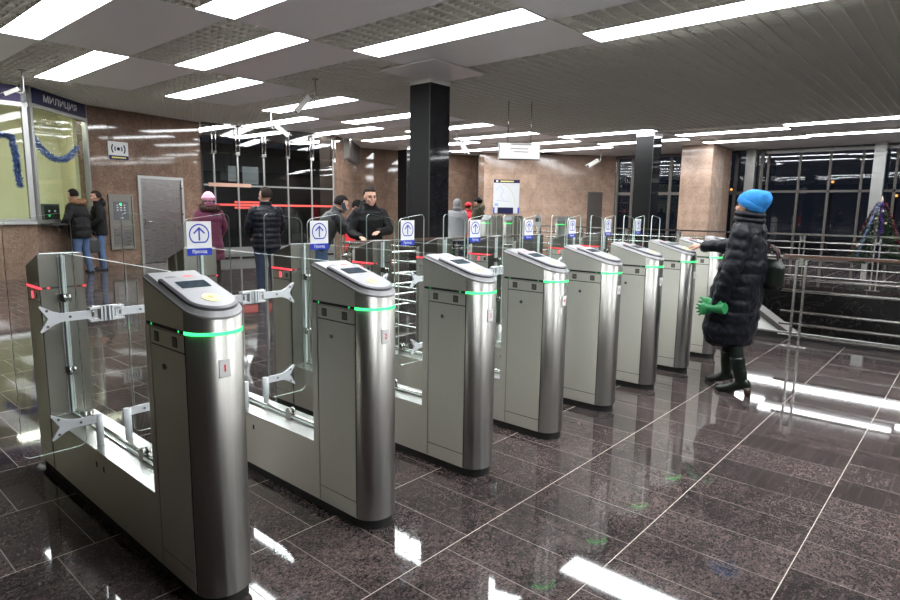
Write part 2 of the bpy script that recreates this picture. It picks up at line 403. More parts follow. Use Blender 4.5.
wall('wall_side_booth', (-6, -8), (-6, 14.2), 0, CEIL, 0.2, M_PLASTER)
wall('wall_back', (27, -8), (-6, -8), 0, CEIL, 0.2, M_PLASTER)

# booth room behind the police window
mb = MB()
mb.box(-6, 5.2, 17.3, 17.4, 0, CEIL, M_CREAM); mb.box(-6, -5.9, 14.4, 17.4, 0, CEIL, M_CREAM); mb.box(5.12, 5.2, 16.3, 17.4, 0, CEIL, M_CREAM)
mb.prism([(-6, 14.5), (3.6, 14.7), (5.05, 16.25), (5.05, 17.3), (-6, 17.3)], 0.001, 0.02, M_CREAM)
struct(mb.build('wall_booth_inside'))
for bx, bl in ((-3.0, 'unseen ceiling light inside the police booth, deep in the room'), (1.6, 'unseen ceiling light inside the police booth behind the left window'), (3.9, 'added unseen ceiling light brightening the police booth behind the slanted window')):  # lamps out of sight; the slanted-window one is added to brighten its dark pane
    t = thing('ceiling_light', bl, 'ceiling light', (bx, 15.6, 0), 0, 'unseen booth ceiling lights')
    mb = MB(); mb.box(-0.5, 0.5, -0.25, 0.25, 3.66, 3.7, M_LAMPW); mb.build('diffuser', t)
    mb = MB(); mb.box(-0.53, 0.53, -0.28, 0.28, 3.7, 3.78, M_TRIM); mb.build('lamp_frame', t)
# booth glazing, fascia and sill belong to the window
def local(A, B): return Matrix.Translation((A[0], A[1], 0)) @ Matrix.Rotation(math.atan2(B[1] - A[1], B[0] - A[0]), 4, 'Z')
def glazing(name, A, B, bars_s, bars_z, z0, z1, frame, pane, th=0.06, w=0.06, mat_pane=M_WGLASS, s0=None, s1=None):
    L = math.hypot(B[0] - A[0], B[1] - A[1]); s0 = 0 if s0 is None else s0; s1 = L if s1 is None else s1
    mb = MB()
    for s in bars_s: mb.box(s - w / 2, s + w / 2, -th / 2, th / 2, z0, z1, frame)
    for z in bars_z: mb.box(s0, s1, -th / 2, th / 2, z - w / 2, z + w / 2, frame)
    ang = math.atan2(B[1] - A[1], B[0] - A[0])
    f = struct(mb.build(name, None, (A[0], A[1], 0), (0, 0, ang)))
    mb = MB(); mb.box(s0, s1, -0.006, 0.006, z0, z1, mat_pane)
    mb.build(pane, f)
    return f
FZ0 = 3.42
w1 = glazing('window_1', K0, K1, [2.03, 5.8, KL - 0.06], [1.15, FZ0], 1.12, CEIL, M_FRAME, 'pane', 0.1, 0.09, M_BGLASS, 2.0, KL)
mb = MB(); mb.box(2.0, KL - 0.02, -0.05, 0.03, FZ0 + 0.03, 3.76, M_PURP); mb.build('fascia', w1)
mb = MB(); mb.box(2.0, KL, -0.08, 0.12, 1.09, 1.14, M_STEELTOP); mb.build('sill', w1)
w2 = glazing('window_2', K1, S1, [0.06, SL - 0.05], [1.13, FZ0 + 0.03], 1.12, CEIL, M_FRAME, 'pane', 0.1, 0.08, M_BGLASS, 0.0, SL)
mb = MB(); mb.box(0.1, SL - 0.1, -0.075, 0.02, FZ0 + 0.06, 3.78, M_NAVY)
put_text(mb, 'МИЛИЦИЯ', 1.3, 0.17, M_STXT, Matrix.Translation((SL * 0.5 - 0.03, -0.08, 3.615)), 0.02)
mb.build('fascia', w2)
mb = MB(); mb.box(0.0, SL, -0.04, 0.14, 1.08, 1.13, M_DKFRAME); mb.box(0.05, 1.0, -0.28, 0.0, 1.06, 1.1, M_BLK); mb.build('sill', w2)

# door in the left wall
ang_w = math.atan2(W2[1] - S1[1], W2[0] - S1[0])
d1 = MB(); d1.box(1.2, 1.27, -0.03, 0.12, 0, 2.25, M_FRAME); d1.box(2.45, 2.52, -0.03, 0.12, 0, 2.25, M_FRAME); d1.box(1.27, 2.45, -0.03, 0.12, 2.18, 2.25, M_FRAME)
d1 = struct(d1.build('door_1', None, (*S1, 0), (0, 0, ang_w)))
mb = MB(); mb.box(1.275, 2.445, 0.0, 0.05, 0.01, 2.175, M_DOORST); mb.build('door_leaf', d1)
mb = MB(); mb.box(1.36, 1.6, -0.02, 0.0, 1.0, 1.16, M_DOORST); mb.cyl((1.4, -0.06, 1.08), (1.56, -0.06, 1.08), 0.012, M_CHROME, 10); mb.box(1.39, 1.42, -0.06, -0.02, 1.07, 1.09, M_CHROME); mb.build('door_handle', d1)
mb = MB()
for z in (0.3, 1.3, 2.0): mb.cyl((2.448, -0.04, z - 0.06), (2.448, -0.04, z + 0.06), 0.014, M_CHROME, 10)
mb.build('hinge', d1)

# glazed entrance (left) and what is behind it
G0, G1 = (8.42, 16.62), (12.5, 16.02)
gs = [0.3, 0.98, 1.77, 2.53, 3.33, 4.1]
w3 = glazing('window_3', G0, G1, gs, [0.06, 2.1], 0, 3.0, M_FRAME, 'pane', 0.05, 0.045)
mb = MB(); mb.box(0, 4.12, -0.006, 0.006, 3.02, CEIL, M_WGLASS); mb.build('pane', w3)
mb = MB(); mb.box(0, 4.12, -0.05, 0.05, 3.76, CEIL, M_DKFRAME); mb.build('head_rail', w3)
mb = MB()
for s in gs:
    for d in (-0.05, 0.05): mb.cyl((s + d, -0.06, 3.0), (s + d, -0.06, 3.78), 0.018, M_CHROME, 8)
    mb.box(s - 0.06, s + 0.06, -0.08, 0.04, 2.96, 3.04, M_CHROME)
mb.build('suspension_rod', w3)
mb = MB(); mb.box(0.05, 4.1, -0.012, -0.008, 1.52, 1.58, M_REDTAPE)
mb.box(0.85, 1.9, -0.016, -0.012, 1.44, 1.5, M_REDTAPE); mb.box(0.85, 1.9, -0.016, -0.012, 1.6, 1.66, M_REDTAPE); mb.build('warning_stripe', w3)
mb = MB(); mb.box(0.02, 4.1, -0.03, 0.03, 0.09, 0.32, M_FRAME); mb.build('kick_plate', w3)
for s, z0, z1, w_ in ((0.7, 2.22, 2.66, 0.32), (1.12, 2.16, 2.66, 0.48)):
    mb = MB(); mb.box(s, s + w_, 0.007, 0.012, z0, z1, M_WHITE); mb.box(s + 0.04, s + w_ - 0.04, 0.0065, 0.007, z0 + 0.06, z0 + 0.12, M_GTXT)
    p = mb.build('poster', None, (*G0, 0), (0, 0, math.atan2(G1[1] - G0[1], G1[0] - G0[0])))
    tag(p, 'left of two pale posters taped to the glazed entrance' if s < 1 else 'right of two pale posters taped to the glazed entrance', 'poster', 'posters behind the entrance glass')
wall('wall_vestibule', (8.3, 21.5), (20, 21.5), 0, CEIL, 0.2, M_NIGHT)
mb = MB(); mb.box(0.12, 1.35, -0.05, -0.026, 2.06, 2.16, M_SALMON); mb.build('transom_strip', w3)
# brown pier and finned recess right of the entrance
wall('wall_pier', (12.5, 15.98), (13.15, 16.35), 0, CEIL, 0.5, M_WALL)
wf = wall('wall_recess', (13.15, 16.35), (15.5, 18.45), 0, CEIL, 0.2, M_WALL)
mb = MB()
for k in range(9): mb.box(0.15 + k * 0.33, 0.19 + k * 0.33, -0.2, 0.0, 3.15, CEIL, M_DKFRAME)
mb.build('fin', wf)
wall('wall_far_dark', (15.5, 18.45), (20.75, 16.75), 0, CEIL, 0.2, M_WALL)
wall('wall_far_return', (20.75, 16.75), (19.62, 15.7), 0, CEIL, 0.2, M_WALL)
LW0, LW1 = (19.62, 15.7), (23.95, 11.86)
wl = wall('wall_far', LW0, LW1, 0, CEIL, 0.2, M_PILLAR, [(4.62, 5.27, 0, 2.31)])
ang_l = math.atan2(LW1[1] - LW0[1], LW1[0] - LW0[0])
mb = MB(); mb.box(4.62, 5.27, 0.02, 0.07, 0, 2.31, M_DKFRAME); d2 = struct(mb.build('door_2', None, (*LW0, 0), (0, 0, ang_l)))
mb = MB(); mb.cyl((4.72, -0.03, 1.05), (4.86, -0.03, 1.05), 0.012, M_CHROME, 8); mb.build('door_handle', d2)
# far right glazing
w4 = glazing('window_4', (23.95, 11.86), (24.25, 6.2), [0.1, 0.75, 1.5, 2.3, 3.1, 3.9, 4.7, 5.55], [0.05, 2.25, 3.74], 0, CEIL, M_DKFRAME, 'pane', 0.12, 0.11)
w5 = glazing('window_5', (24.25, 6.2), (24.25, -8.0), [0.1] + [1.1 + 0.92 * k for k in range(15)], [0.05, 2.3, 3.68], 0, CEIL, M_DKFRAME, 'pane', 0.12, 0.075)
mb = MB(); mb.box(0, 14.2, -0.08, 0.08, 3.63, 3.74, M_FRAME); mb.build('head_rail', w5)
for k, (x, y) in enumerate(((23.75, 2.75), (24.0, 6.62))):
    mb = MB(); mb.box(x - 0.12, x + 0.12, y - 0.16, y + 0.16, 0, CEIL, M_FRAME); struct(mb.build('column_silver'))
# brown granite pier and black granite columns
wp = MB(); wp.box(0, 1.05, 0, 2.0, 0, CEIL, M_PILLAR)
p = struct(wp.build('column_granite', None, (21.47, 8.2, 0), (0, 0, -PI / 2)))
for x, y, w in ((8.04, 7.56, 0.51), (17.45, 7.5, 0.55), (16.35, 16.55, 0.5)):
    mb = MB(); mb.box(0, w, 0, w, 0, CEIL - 0.1, M_BLACK); mb.box(-0.012, 0, 0.0, 0.02, 0, CEIL - 0.1, M_SEAM)
    c = struct(mb.build('column_black', None, (x, y, 0)))
    mb = MB(); mb.box(-0.004, w + 0.004, -0.004, w + 0.004, CEIL - 0.1, CEIL, M_COLLAR); mb.build('capital', c)

# ------------------------------------------------------------------ ceiling
ceil = MB(); ceil.box(-6, 27, -8, 21.5, 3.98, 4.05, M_VOID); ceil = struct(ceil.build('ceiling'))
LW = 0.52
rows = []   # (y0, y1, [light x starts], grid_from, grid_to, all-grid beyond)
Y = [-7.91, -4.87, -1.83, 1.21, 4.25, 7.32, 10.37, 13.38, 16.4, 19.45]
A_ph, B_ph = 6.03, 7.37
rows.append((Y[0], Y[1], [A_ph - 2.37 * k for k in (1, 0)] + [18.2, 20.6], 7.92, 17.3))
rows.append((Y[1], Y[2], [B_ph - 2.37 * k for k in (2, 1, 0)] + [17.75, 20.4], 7.92, 17.0))
rows.append((Y[2], Y[3], [A_ph - 2.37 * k for k in (2, 1, 0)] + [18.4, 20.8], 7.92, 17.3))
rows.append((Y[3], Y[4], [B_ph - 2.37 * k for k in (2, 1, 0)] + [17.75, 20.45], 7.92, 17.0))
rows.append((Y[4], Y[5], [3.66] + [6.05, 18.35, 20.7], 7.92, 17.4))
rows.append((Y[5], Y[6], [2.41, 4.82] + [16.78, 19.35], 6.45, 16.0))
rows.append((Y[6], Y[7], [1.26, 3.63, 6.0, 8.3, 10.7, 13.1, 15.35, 17.85, 20.2], 99, 99))
rows.append((Y[7], Y[8], [9.5, 11.8, 13.95, 16.3, 18.5], -6, 8.8))
rows.append((Y[8], Y[9], [9.0, 10.75, 13.1], 99, 99))
lights = []
panel = MB(); grid = MB(); bigs = []
def add_grid(x0, x1, y0, y1, first=0):
    ny = max(1, round((y1 - y0) / 0.21)); nx = max(1, round((x1 - x0) / 0.105))
    for i in range(first, ny + 1):
        y = y0 + (y1 - y0) * i / ny; grid.box(x0, x1, y - 0.012, y + 0.012, CEIL - 0.002, CEIL + 0.045, M_GRID)
    for i in range(nx + 1):
        x = x0 + (x1 - x0) * i / nx; grid.box(x - 0.007, x + 0.007, y0, y1, CEIL + 0.004, CEIL + 0.045, M_GRID)
for ri, (y0, y1, xs, ga, gb) in enumerate(rows):
    xe = 25.0 if ri < 7 else 21
    cuts = []
    for x in xs:
        if not (ga < x < gb): cuts.append((x - 0.7, x, 'g')); cuts.append((x, x + LW, 'l')); lights.append((x, y0, y1, ri))
    if ga < 90: cuts.append((ga, gb, 'G'))
    cuts.sort(); x = -6
    for a, b, t in cuts:
        a = max(a, x)
        if b <= a: continue
        if a > x + 0.02: panel.box(x + 0.004, a - 0.004, y0 + 0.004, y1 - 0.004, CEIL, CEIL + 0.03, M_PANEL)
        if t == 'g' or (t == 'G' and ri > 4): add_grid(a, b, y0, y1, 1)
        elif t == 'G': bigs.append((a, b, y0, y1))
        x = b
    if x < xe: panel.box(x + 0.004, xe, y0 + 0.004, y1 - 0.004, CEIL, CEIL + 0.03, M_PANEL)
add_grid(7.93, 17.0, Y[0], Y[5])
for a, b, y0, y1 in bigs:
    if b > 17.05: add_grid(17.0, b, y0, y1)
panel.build('ceiling_panel', ceil); grid.build('ceiling_grid', ceil)
mb = MB(); mb.box(7.12, 8.42, 6.62, 7.88, CEIL - 0.03, CEIL - 0.004, M_COLLAR); mb.build('column_collar', ceil)
ROWN = ['row well behind the turnstile fronts', 'row behind the viewer', 'row above the viewer', 'row before the turnstiles', 'row over the turnstiles',
        'first row beyond the turnstiles', 'second row beyond the turnstiles', 'row by the glazed entrance', 'row behind the entrance glass']
ORD = ['first', 'second', 'third', 'fourth', 'fifth', 'sixth', 'seventh', 'eighth', 'ninth', 'tenth', 'eleventh']
dm = MB(); dm.box(0.01, LW - 0.01, 0.01, 3.0, CEIL - 0.003, CEIL + 0.004, M_LAMP); d0 = dm.build('diffuser')
fm = MB()
for a in ((0, 0.01, 0, 3.01), (LW - 0.01, LW, 0, 3.01), (0.01, LW - 0.01, 0, 0.01), (0.01, LW - 0.01, 3.0, 3.01)): fm.box(*a, CEIL - 0.006, CEIL + 0.15, M_TRIM)
f0 = fm.build('lamp_frame')
cnt = {}; first = True
for x, y0, y1, ri in lights:
    if ri in (0, 1) : 
        pass
    cnt[ri] = cnt.get(ri, 0) + 1
    t = thing('ceiling_light', '%s white ceiling light from the left, in the %s' % (ORD[cnt[ri] - 1], ROWN[ri]), 'ceiling light', (x, y0 + 0.015, 0), 0, 'long ceiling light panels')
    if first: d0.parent = t; f0.parent = t; first = False
    else:
        for s_ in (d0, f0):
            c = s_.copy(); COL.objects.link(c); c.parent = t

# ------------------------------------------------------------------ turnstiles
HW = 0.106; ND = 0.1; FL = 0.42; RY0 = 1.735; RY1 = 2.06
def nose_outline(w, d, y_end, n=18, y_tip=0.0):
    pts = [(-w * math.cos(PI * k / n), y_tip + d - d * math.sin(PI * k / n)) for k in range(n + 1)]
    return pts + [(w, y_end), (-w, y_end)]          # counter-clockwise from the left end of the nose
def ztop(y): return 1.226 - 0.275 * max(0.0, FL - y)
def make_front(t):
    out = nose_outline(HW, ND, FL)
    mb = MB(); n = len(out)
    # body: nose smooth steel, flanks sheet steel
    lo = mb.ring([(x, y, 0.05) for x, y in out]); hi = mb.ring([(x, y, ztop(y)) for x, y in out])
    for i in range(n):
        nose = i < 18
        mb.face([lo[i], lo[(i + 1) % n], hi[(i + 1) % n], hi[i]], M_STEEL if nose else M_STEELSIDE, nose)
    mb.face(lo[::-1], M_SEAM); mb.face(hi, M_GREYPL)
    mb.build('cabinet', t)
    mb = MB()
    mb.prism(nose_outline(HW - 0.012, ND - 0.012, RY1 - 0.2, 18, 0.012), 0.0, 0.05, M_BLK, smooth_side=False)
    ro = [(x, RY0 + RY1 - (y - 0.0)) for x, y in []]
    back = [(x, RY1 - y) for x, y in nose_outline(HW - 0.012, ND - 0.012, 0.25, 18, 0.012)][::-1]
    mb.prism(back, 0.0, 0.0495, M_BLK)
    mb.build('plinth', t)
    # led band and slot
    mb = MB()
    ring = [(-HW * 1.012 * math.cos(PI * k / 24), ND - ND * 1.012 * math.sin(PI * k / 24)) for k in range(25)]
    a = mb.ring([(x, y, 1.05) for x, y in ring]); b = mb.ring([(x, y, 1.061) for x, y in ring])
    a2 = mb.ring([(x * 0.97, ND + (y - ND) * 0.97, 1.05) for x, y in ring]); b2 = mb.ring([(x * 0.97, ND + (y - ND) * 0.97, 1.061) for x, y in ring])
    for k in range(24):
        mb.face([a[k], a[k + 1], b[k + 1], b[k]], M_GREEN, True); mb.face([b[k], b[k + 1], b2[k + 1], b2[k]], M_GREEN); mb.face([a2[k], a2[k + 1], a[k + 1], a[k]], M_GREEN)
    mb.build('led_strip', t, fix=True)
    for s in (-1, 1):
        mb = MB()
        x0, x1 = sorted((s * HW, s * (HW + 0.0012)))
        mb.box(x0, x1, ND, FL - 0.01, 1.049, 1.062, M_BLK)
        for y in (ND + 0.035, FL - 0.06): 
            g0, g1 = sorted((s * HW, s * (HW + 0.002))); mb.box(g0, g1, y, y + 0.008, 1.051, 1.06, M_GDIM)
        mb.build('led_slot', t)
    # service panels on the flanks
    for s in (-1, 1):
        mb = MB()
        def pl(y0, y1, z0, z1, m, p=0.0035, q=0.0):
            x0, x1 = sorted((s * (HW + q), s * (HW + p))); mb.box(x0, x1, y0, y1, z0, z1, m)
        pl(ND - 0.005, FL - 0.045, 0.06, 1.045, M_SEAM, 0.0008)
        pl(FL - 0.042, FL, 0.055, 1.045, M_STEELSIDE)
        pl(ND, FL - 0.05, 0.983, 1.043, M_STEELSIDE); pl(ND, FL - 0.05, 0.055, 0.13, M_STEELSIDE)
        pl(0.15, 0.186, 0.995, 1.032, M_SEAM, 0.005, 0.0036); pl(0.3, 0.336, 0.995, 1.032, M_SEAM, 0.005, 0.0036)
        pl(0.154, 0.182, 0.999, 1.028, M_STEELREAR, 0.006, 0.005); pl(0.304, 0.332, 0.999, 1.028, M_STEELREAR, 0.006, 0.005)
        mb.build('side_trim', t)
        mb = MB(); pl(ND, FL - 0.05, 0.135, 0.977, M_STEELSIDE)
        d = mb.build('service_door', t)
        mb = MB(); mb.cyl((s * (HW + 0.003), 0.265, 0.905), (s * (HW + 0.007), 0.265, 0.905), 0.011, M_DKPL, 14); mb.build('lock', d)
def make_reader(t):
    # sloped reader head: crowned lid, raised pad, display, indicators and yellow target
    def P(x, y, h): return (x, y, ztop(y) + h)
    mb = MB()
    o0 = nose_outline(HW + 0.001, ND + 0.001, FL, 18, -0.001); o1 = nose_outline(HW - 0.004, ND - 0.004, FL, 18, 0.003); o2 = nose_outline(HW - 0.012, ND - 0.012, FL - 0.012, 18, 0.011)
    r0 = mb.ring([P(x, y, -0.004) for x, y in o0]); r1 = mb.ring([P(x, y, 0.004) for x, y in o0]); r2 = mb.ring([P(x, y, 0.008) for x, y in o1]); r3 = mb.ring([P(x, y, 0.02) for x, y in o2])
    mb.skin([r0, r1, r2, r3], M_GREYPL, True, False)
    h = mb.build('reader_head', t)
    mb = MB()
    oa = nose_outline(0.093, 0.088, 0.315, 18, 0.012); ob = nose_outline(0.083, 0.078, 0.308, 18, 0.022)
    ra = mb.ring([P(x, y, 0.016) for x, y in oa]); rb = mb.ring([P(x, y, 0.03) for x, y in oa]); rc = mb.ring([P(x, y, 0.035) for x, y in ob])
    mb.skin([ra, rb, rc], M_DKPL, False, False); mb.face(rc, M_PAD); mb.face(ra[::-1], M_DKPL)
    pad = mb.build('reader_pad', h)
    def disc(mb, cx, cy, rx, ry, h0, h1, m, n=24):
        a = mb.ring([P(cx + rx * math.cos(2 * PI * k / n), cy + ry * math.sin(2 * PI * k / n), h0) for k in range(n)])
        b = mb.ring([P(cx + rx * math.cos(2 * PI * k / n), cy + ry * math.sin(2 * PI * k / n), h1) for k in range(n)])
        mb.skin([a, b], m)
    mb = MB(); disc(mb, 0, 0.1, 0.031, 0.034, 0.034, 0.037, M_YEL); disc(mb, 0, 0.1, 0.01, 0.011, 0.0368, 0.038, M_ORG); mb.build('card_target', h)
    mb = MB()
    v = [P(-0.056, 0.2, 0.037), P(0.056, 0.2, 0.037), P(0.056, 0.262, 0.037), P(-0.056, 0.262, 0.037)]
    w = [P(-0.056, 0.2, 0.033), P(0.056, 0.2, 0.033), P(0.056, 0.262, 0.033), P(-0.056, 0.262, 0.033)]
    mb.skin([mb.ring(w), mb.ring(v)], M_SCREEN, True, False); mb.build('display', h)
    mb = MB(); disc(mb, -0.034, 0.34, 0.024, 0.015, 0.018, 0.0225, M_DKPL); mb.build('sensor_window', h)
    mb = MB(); disc(mb, 0.034, 0.34, 0.024, 0.015, 0.018, 0.0225, M_RED); mb.build('red_indicator', h)
def make_rear(t):
    out = [(x, RY1 - y) for x, y in nose_outline(HW, ND, RY1 - RY0)][::-1]
    def zt(y): return 1.238 - 0.42 * max(0.0, y - (RY0 + 0.05))
    mb = MB(); n = len(out)
    lo = mb.ring([(x, y, 0.05) for x, y in out]); hi = mb.ring([(x, y, zt(y)) for x, y in out])
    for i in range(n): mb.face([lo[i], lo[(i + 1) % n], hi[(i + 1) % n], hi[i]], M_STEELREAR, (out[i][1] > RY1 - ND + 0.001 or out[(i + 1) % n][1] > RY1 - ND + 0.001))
    mb.face(lo[::-1], M_SEAM); mb.face(hi, M_GREYPL); mb.build('rear_cabinet', t)
    o2 = [(x * 0.82, RY0 + 0.02 + (y - RY0) * 0.88) for x, y in out]
    mb = MB(); mb.skin([mb.ring([(x, y, zt(y) - 0.001) for x, y in out]), mb.ring([(x, y, zt(y) + 0.004) for x, y in o2])], M_GREYPL, True, False); mb.build('rear_lid', t)
    mb = MB()
    e = 0.0015
    for s in (-1, 1):
        x0, x1 = sorted((s * HW, s * (HW + e))); mb.box(x0, x1, RY0, RY1 - ND, 1.05, 1.062, M_REDL if s < 0 else M_BLK)
    mb.box(-HW, HW, RY0 - e, RY0, 1.051, 1.061, M_SEAM)
    for x in (-0.11, -0.075, 0.1): mb.box(x, x + 0.012, RY0 - 2 * e, RY0 - e, 1.052, 1.06, M_REDL)
    ring = [(-HW * 1.012 * math.cos(PI * k / 16), RY1 - ND + ND * 1.012 * math.sin(PI * k / 16)) for k in range(17)]
    a = mb.ring([(x, y, 1.05) for x, y in ring]); b = mb.ring([(x, y, 1.062) for x, y in ring])
    for k in range(16): mb.face([a[k], a[k + 1], b[k + 1], b[k]], M_REDL, True)
    mb.build('red_led_strip', t)
    mb = MB()
    for s in (-1, 1):
        def pl(y0, y1, z0, z1, m, p=0.0035, q=0.0):
            x0, x1 = sorted((s * (HW + q), s * (HW + p))); mb.box(x0, x1, y0, y1, z0, z1, m)
        pl(RY0 + 0.01, RY1 - ND + 0.005, 0.06, 1.045, M_SEAM, 0.0008)
        pl(RY0 + 0.015, RY1 - ND, 0.983, 1.043, M_STEELSIDE); pl(RY0 + 0.015, RY1 - ND, 0.055, 0.13, M_STEELSIDE); pl(RY0 + 0.015, RY1 - ND, 0.135, 0.977, M_STEELSIDE)
        pl(RY0 + 0.04, RY0 + 0.065, 0.998, 1.028, M_SEAM, 0.005, 0.0036); pl(RY0 + 0.12, RY0 + 0.145, 0.994, 1.032, M_REDL, 0.005, 0.0036)
    mb.build('rear_trim', t)
def make_middle(t):
    mb = MB()
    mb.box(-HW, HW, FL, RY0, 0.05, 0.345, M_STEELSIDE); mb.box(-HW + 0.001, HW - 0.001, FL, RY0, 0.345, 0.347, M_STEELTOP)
    for s in (-1, 1):
        for y in (0.98, 1.07): x0, x1 = sorted((s * HW, s * (HW + 0.001))); mb.box(x0, x1, y, y + 0.016, 0.262, 0.288, M_BLK)
    mb.build('base_beam', t)
    mb = MB(); mb.box(-0.01, 0.01, FL, RY0, 0.347, 0.358, M_CHROME); mb.cyl((0.014, FL, 0.362), (0.014, RY0 - 0.02, 0.362), 0.009, M_CHROME, 8)
    mb.box(-0.007, 0.007, RY0 - 0.018, RY0 - 0.0005, 0.35, 1.226, M_ARM); mb.box(-0.017, -0.012, RY0 - 0.006, RY0, 0.35, 1.226, M_ARM); mb.box(0.012, 0.017, RY0 - 0.006, RY0, 0.35, 1.226, M_ARM)
    mb.build('glass_channel', t)
    mb = MB(); mb.box(-0.005, 0.005, FL + 0.004, RY0 - 0.02, 0.36, 1.243, M_GLASS)
    for f in mb.bm.faces:
        pass
    g = mb.build('glass_panel', t)
    g.data.materials.append(M_GEDGE)
    for p in g.data.polygons:
        if abs(p.normal.x) < 0.5: p.material_index = 1
    def clamp(y, z, vert):
        mb = MB()
        for s in (-1, 1):
            x0, x1 = s * 0.006, s * 0.018
            mb.cyl((x0, y, z), (x1, y, z), 0.024, M_CHROME, 18)
            if vert: a, b = sorted((s * 0.006, s * 0.018)); mb.box(a, b, y - 0.024, y + 0.024, 0.347, z, M_CHROME)
            else: a, b = sorted((s * 0.006, s * 0.018)); mb.box(a, b, min(y, y + vert_dir * 0.04), max(y, y + vert_dir * 0.04), z - 0.02, z + 0.02, M_CHROME)
        mb.build('glass_clamp', t)
    vert_dir = 1
    clamp(0.78, 0.388, True); clamp(1.5, 0.388, True)
    clamp(RY0 - 0.04, 1.0, False); clamp(RY0 - 0.04, 0.6, False)
    vert_dir = -1
    clamp(FL + 0.035, 1.0, False); clamp(FL + 0.035, 0.47, False)
LY = 1.15
def fork(mb, s, z, x_in, x_base, x_tip, th=0.014):
    """flat bar running sideways and splitting into two prongs; lies in the plane y = LY"""
    h = 0.019
    poly = [(x_in, z - h), (x_base, z - h), (x_base + 0.03, z - 0.03), (x_tip, z - 0.062), (x_tip + 0.004, z - 0.055), (x_base + 0.052, z), (x_tip + 0.004, z + 0.055), (x_tip, z + 0.062), (x_base + 0.03, z + 0.03), (x_base, z + h), (x_in, z + h)]
    poly = [(s * x, zz) for x, zz in poly]
    mb.prism(poly, LY - 0.012 - th, LY - 0.012, M_ARM, 'y')
    for x, zz in ((x_base - 0.035, z), (x_base + 0.068 - 0.012, z + 0.036), (x_base + 0.068 - 0.012, z - 0.036)):
        mb.cyl((s * x, LY - 0.013 - th, zz), (s * x, LY - 0.006 - th, zz), 0.0065, M_DKPL, 8)
def make_gate(t, sign):
    for s in (-1, 1):
        mb = MB()
        y0 = LY - 0.02
        for a, b in ((0.006, 0.014), (0.02, 0.03)):
            x0, x1 = sorted((s * a, s * b)); mb.box(x0, x1, y0 - 0.02, y0 + 0.02, 0.955, 1.025, M_ARM)
        x0, x1 = sorted((s * 0.02, s * 0.075)); mb.box(x0, x1, y0 - 0.019, y0 + 0.019, 1.014, 1.024, M_ARM); mb.box(x0, x1, y0 - 0.019, y0 + 0.019, 0.956, 0.966, M_ARM)
        mb.cyl((s * 0.06, y0, 0.95), (s * 0.06, y0, 1.03), 0.009, M_CHROME, 10)
        fork(mb, s, 0.99, 0.04, 0.19, 0.272)
        mb.build('upper_arm', t)
        mb = MB()
        mb.tube([(s * 0.065, LY - 0.02, 0.346), (s * 0.065, LY - 0.02, 0.5)], 0.017, M_ARM, 12)
        mb.box(min(s * 0.055, s * 0.1), max(s * 0.055, s * 0.1), LY - 0.028, LY - 0.012, 0.463, 0.501, M_ARM)
        fork(mb, s, 0.482, 0.07, 0.18, 0.262)
        mb.build('lower_arm', t)
        x0, x1 = (-0.378, -0.118) if s < 0 else (0.1, 0.358)
        out = rounded(x0, x1, 0.36, 1.465, 0.035, 6, (lambda x: -0.14 * (abs(x) - 0.118)))
        mb = MB(); mb.prism(out, LY - 0.005, LY + 0.005, M_GLASS, 'y', side=M_GEDGE, smooth_side=False)
        leaf = mb.build('glass_leaf', t)
        if s < 0 and sign: make_sign(leaf)
def make_sign(leaf):
    x0, x1, z0, z1 = -0.362, -0.226, 1.24, 1.42
    cx = (x0 + x1) / 2; y = LY - 0.0055
    mb = MB(); zb = z0 + 0.038
    mb.box(x0, x1, y - 0.002, y, zb, z1, M_WHITE); mb.box(x0, x1, y - 0.002, y, z0, zb, M_BLUE)
    cz = (zb + z1) / 2 + 0.002
    F = y - 0.0032
    n = 32; R, r = 0.056, 0.049; flat = -0.7
    def cut(rad, k):
        a = 2 * PI * k / n; x, z = rad * math.cos(a), rad * math.sin(a)
        return (x, max(z, -R * 0.8 if rad == R else -R * 0.8 + 0.007))
    A = mb.ring([(cx + cut(R, k)[0], F, cz + cut(R, k)[1]) for k in range(n)]); B = mb.ring([(cx + cut(r, k)[0], F, cz + cut(r, k)[1]) for k in range(n)])
    for k in range(n): mb.face([A[k], A[(k + 1) % n], B[(k + 1) % n], B[k]], M_BLUE)
    mb.box(cx - 0.004, cx + 0.004, F, F + 0.001, cz - 0.032, cz + 0.03, M_BLUE)
    for s in (-1, 1):
        mb.mesh([(cx, F - 0.0002, cz + 0.04), (cx, F - 0.0002, cz + 0.028), (cx + s * 0.027, F - 0.0002, cz + 0.003), (cx + s * 0.033, F - 0.0002, cz + 0.008)], [(0, 1, 2, 3)], M_BLUE)
    put_text(mb, 'Проход', 0.08, 0.022, M_WHITE, Matrix.Translation((cx, y - 0.003, (z0 + zb) / 2)), 0.02)
    mb.build('passage_sign', leaf, fix=False)
def make_number(t, n):
    th = math.radians(84)      # where on the nose the sticker sits
    p = Vector((-HW * math.cos(th), ND - ND * math.sin(th), 0.93)); nrm = Vector((-math.cos(th) / HW, -math.sin(th) / ND, 0)).normalized()
    ang = math.atan2(nrm.y, nrm.x) + PI / 2
    Mx = Matrix.Translation(p + nrm * 0.0015) @ Matrix.Rotation(ang, 4, 'Z')
    mb = MB(); mb.box(-0.02, 0.02, -0.001, 0.003, -0.032, 0.032, M_WHITE, Mx)
    put_text(mb, str(n), 0.006 if n == 1 else 0.013, 0.026, M_RED, Mx @ Matrix.Translation((0, -0.0018, 0)), 0.02)
    mb.build('number_sticker', t, fix=False)
XL0, SP, Y0 = 0.958, 0.776, 1.985
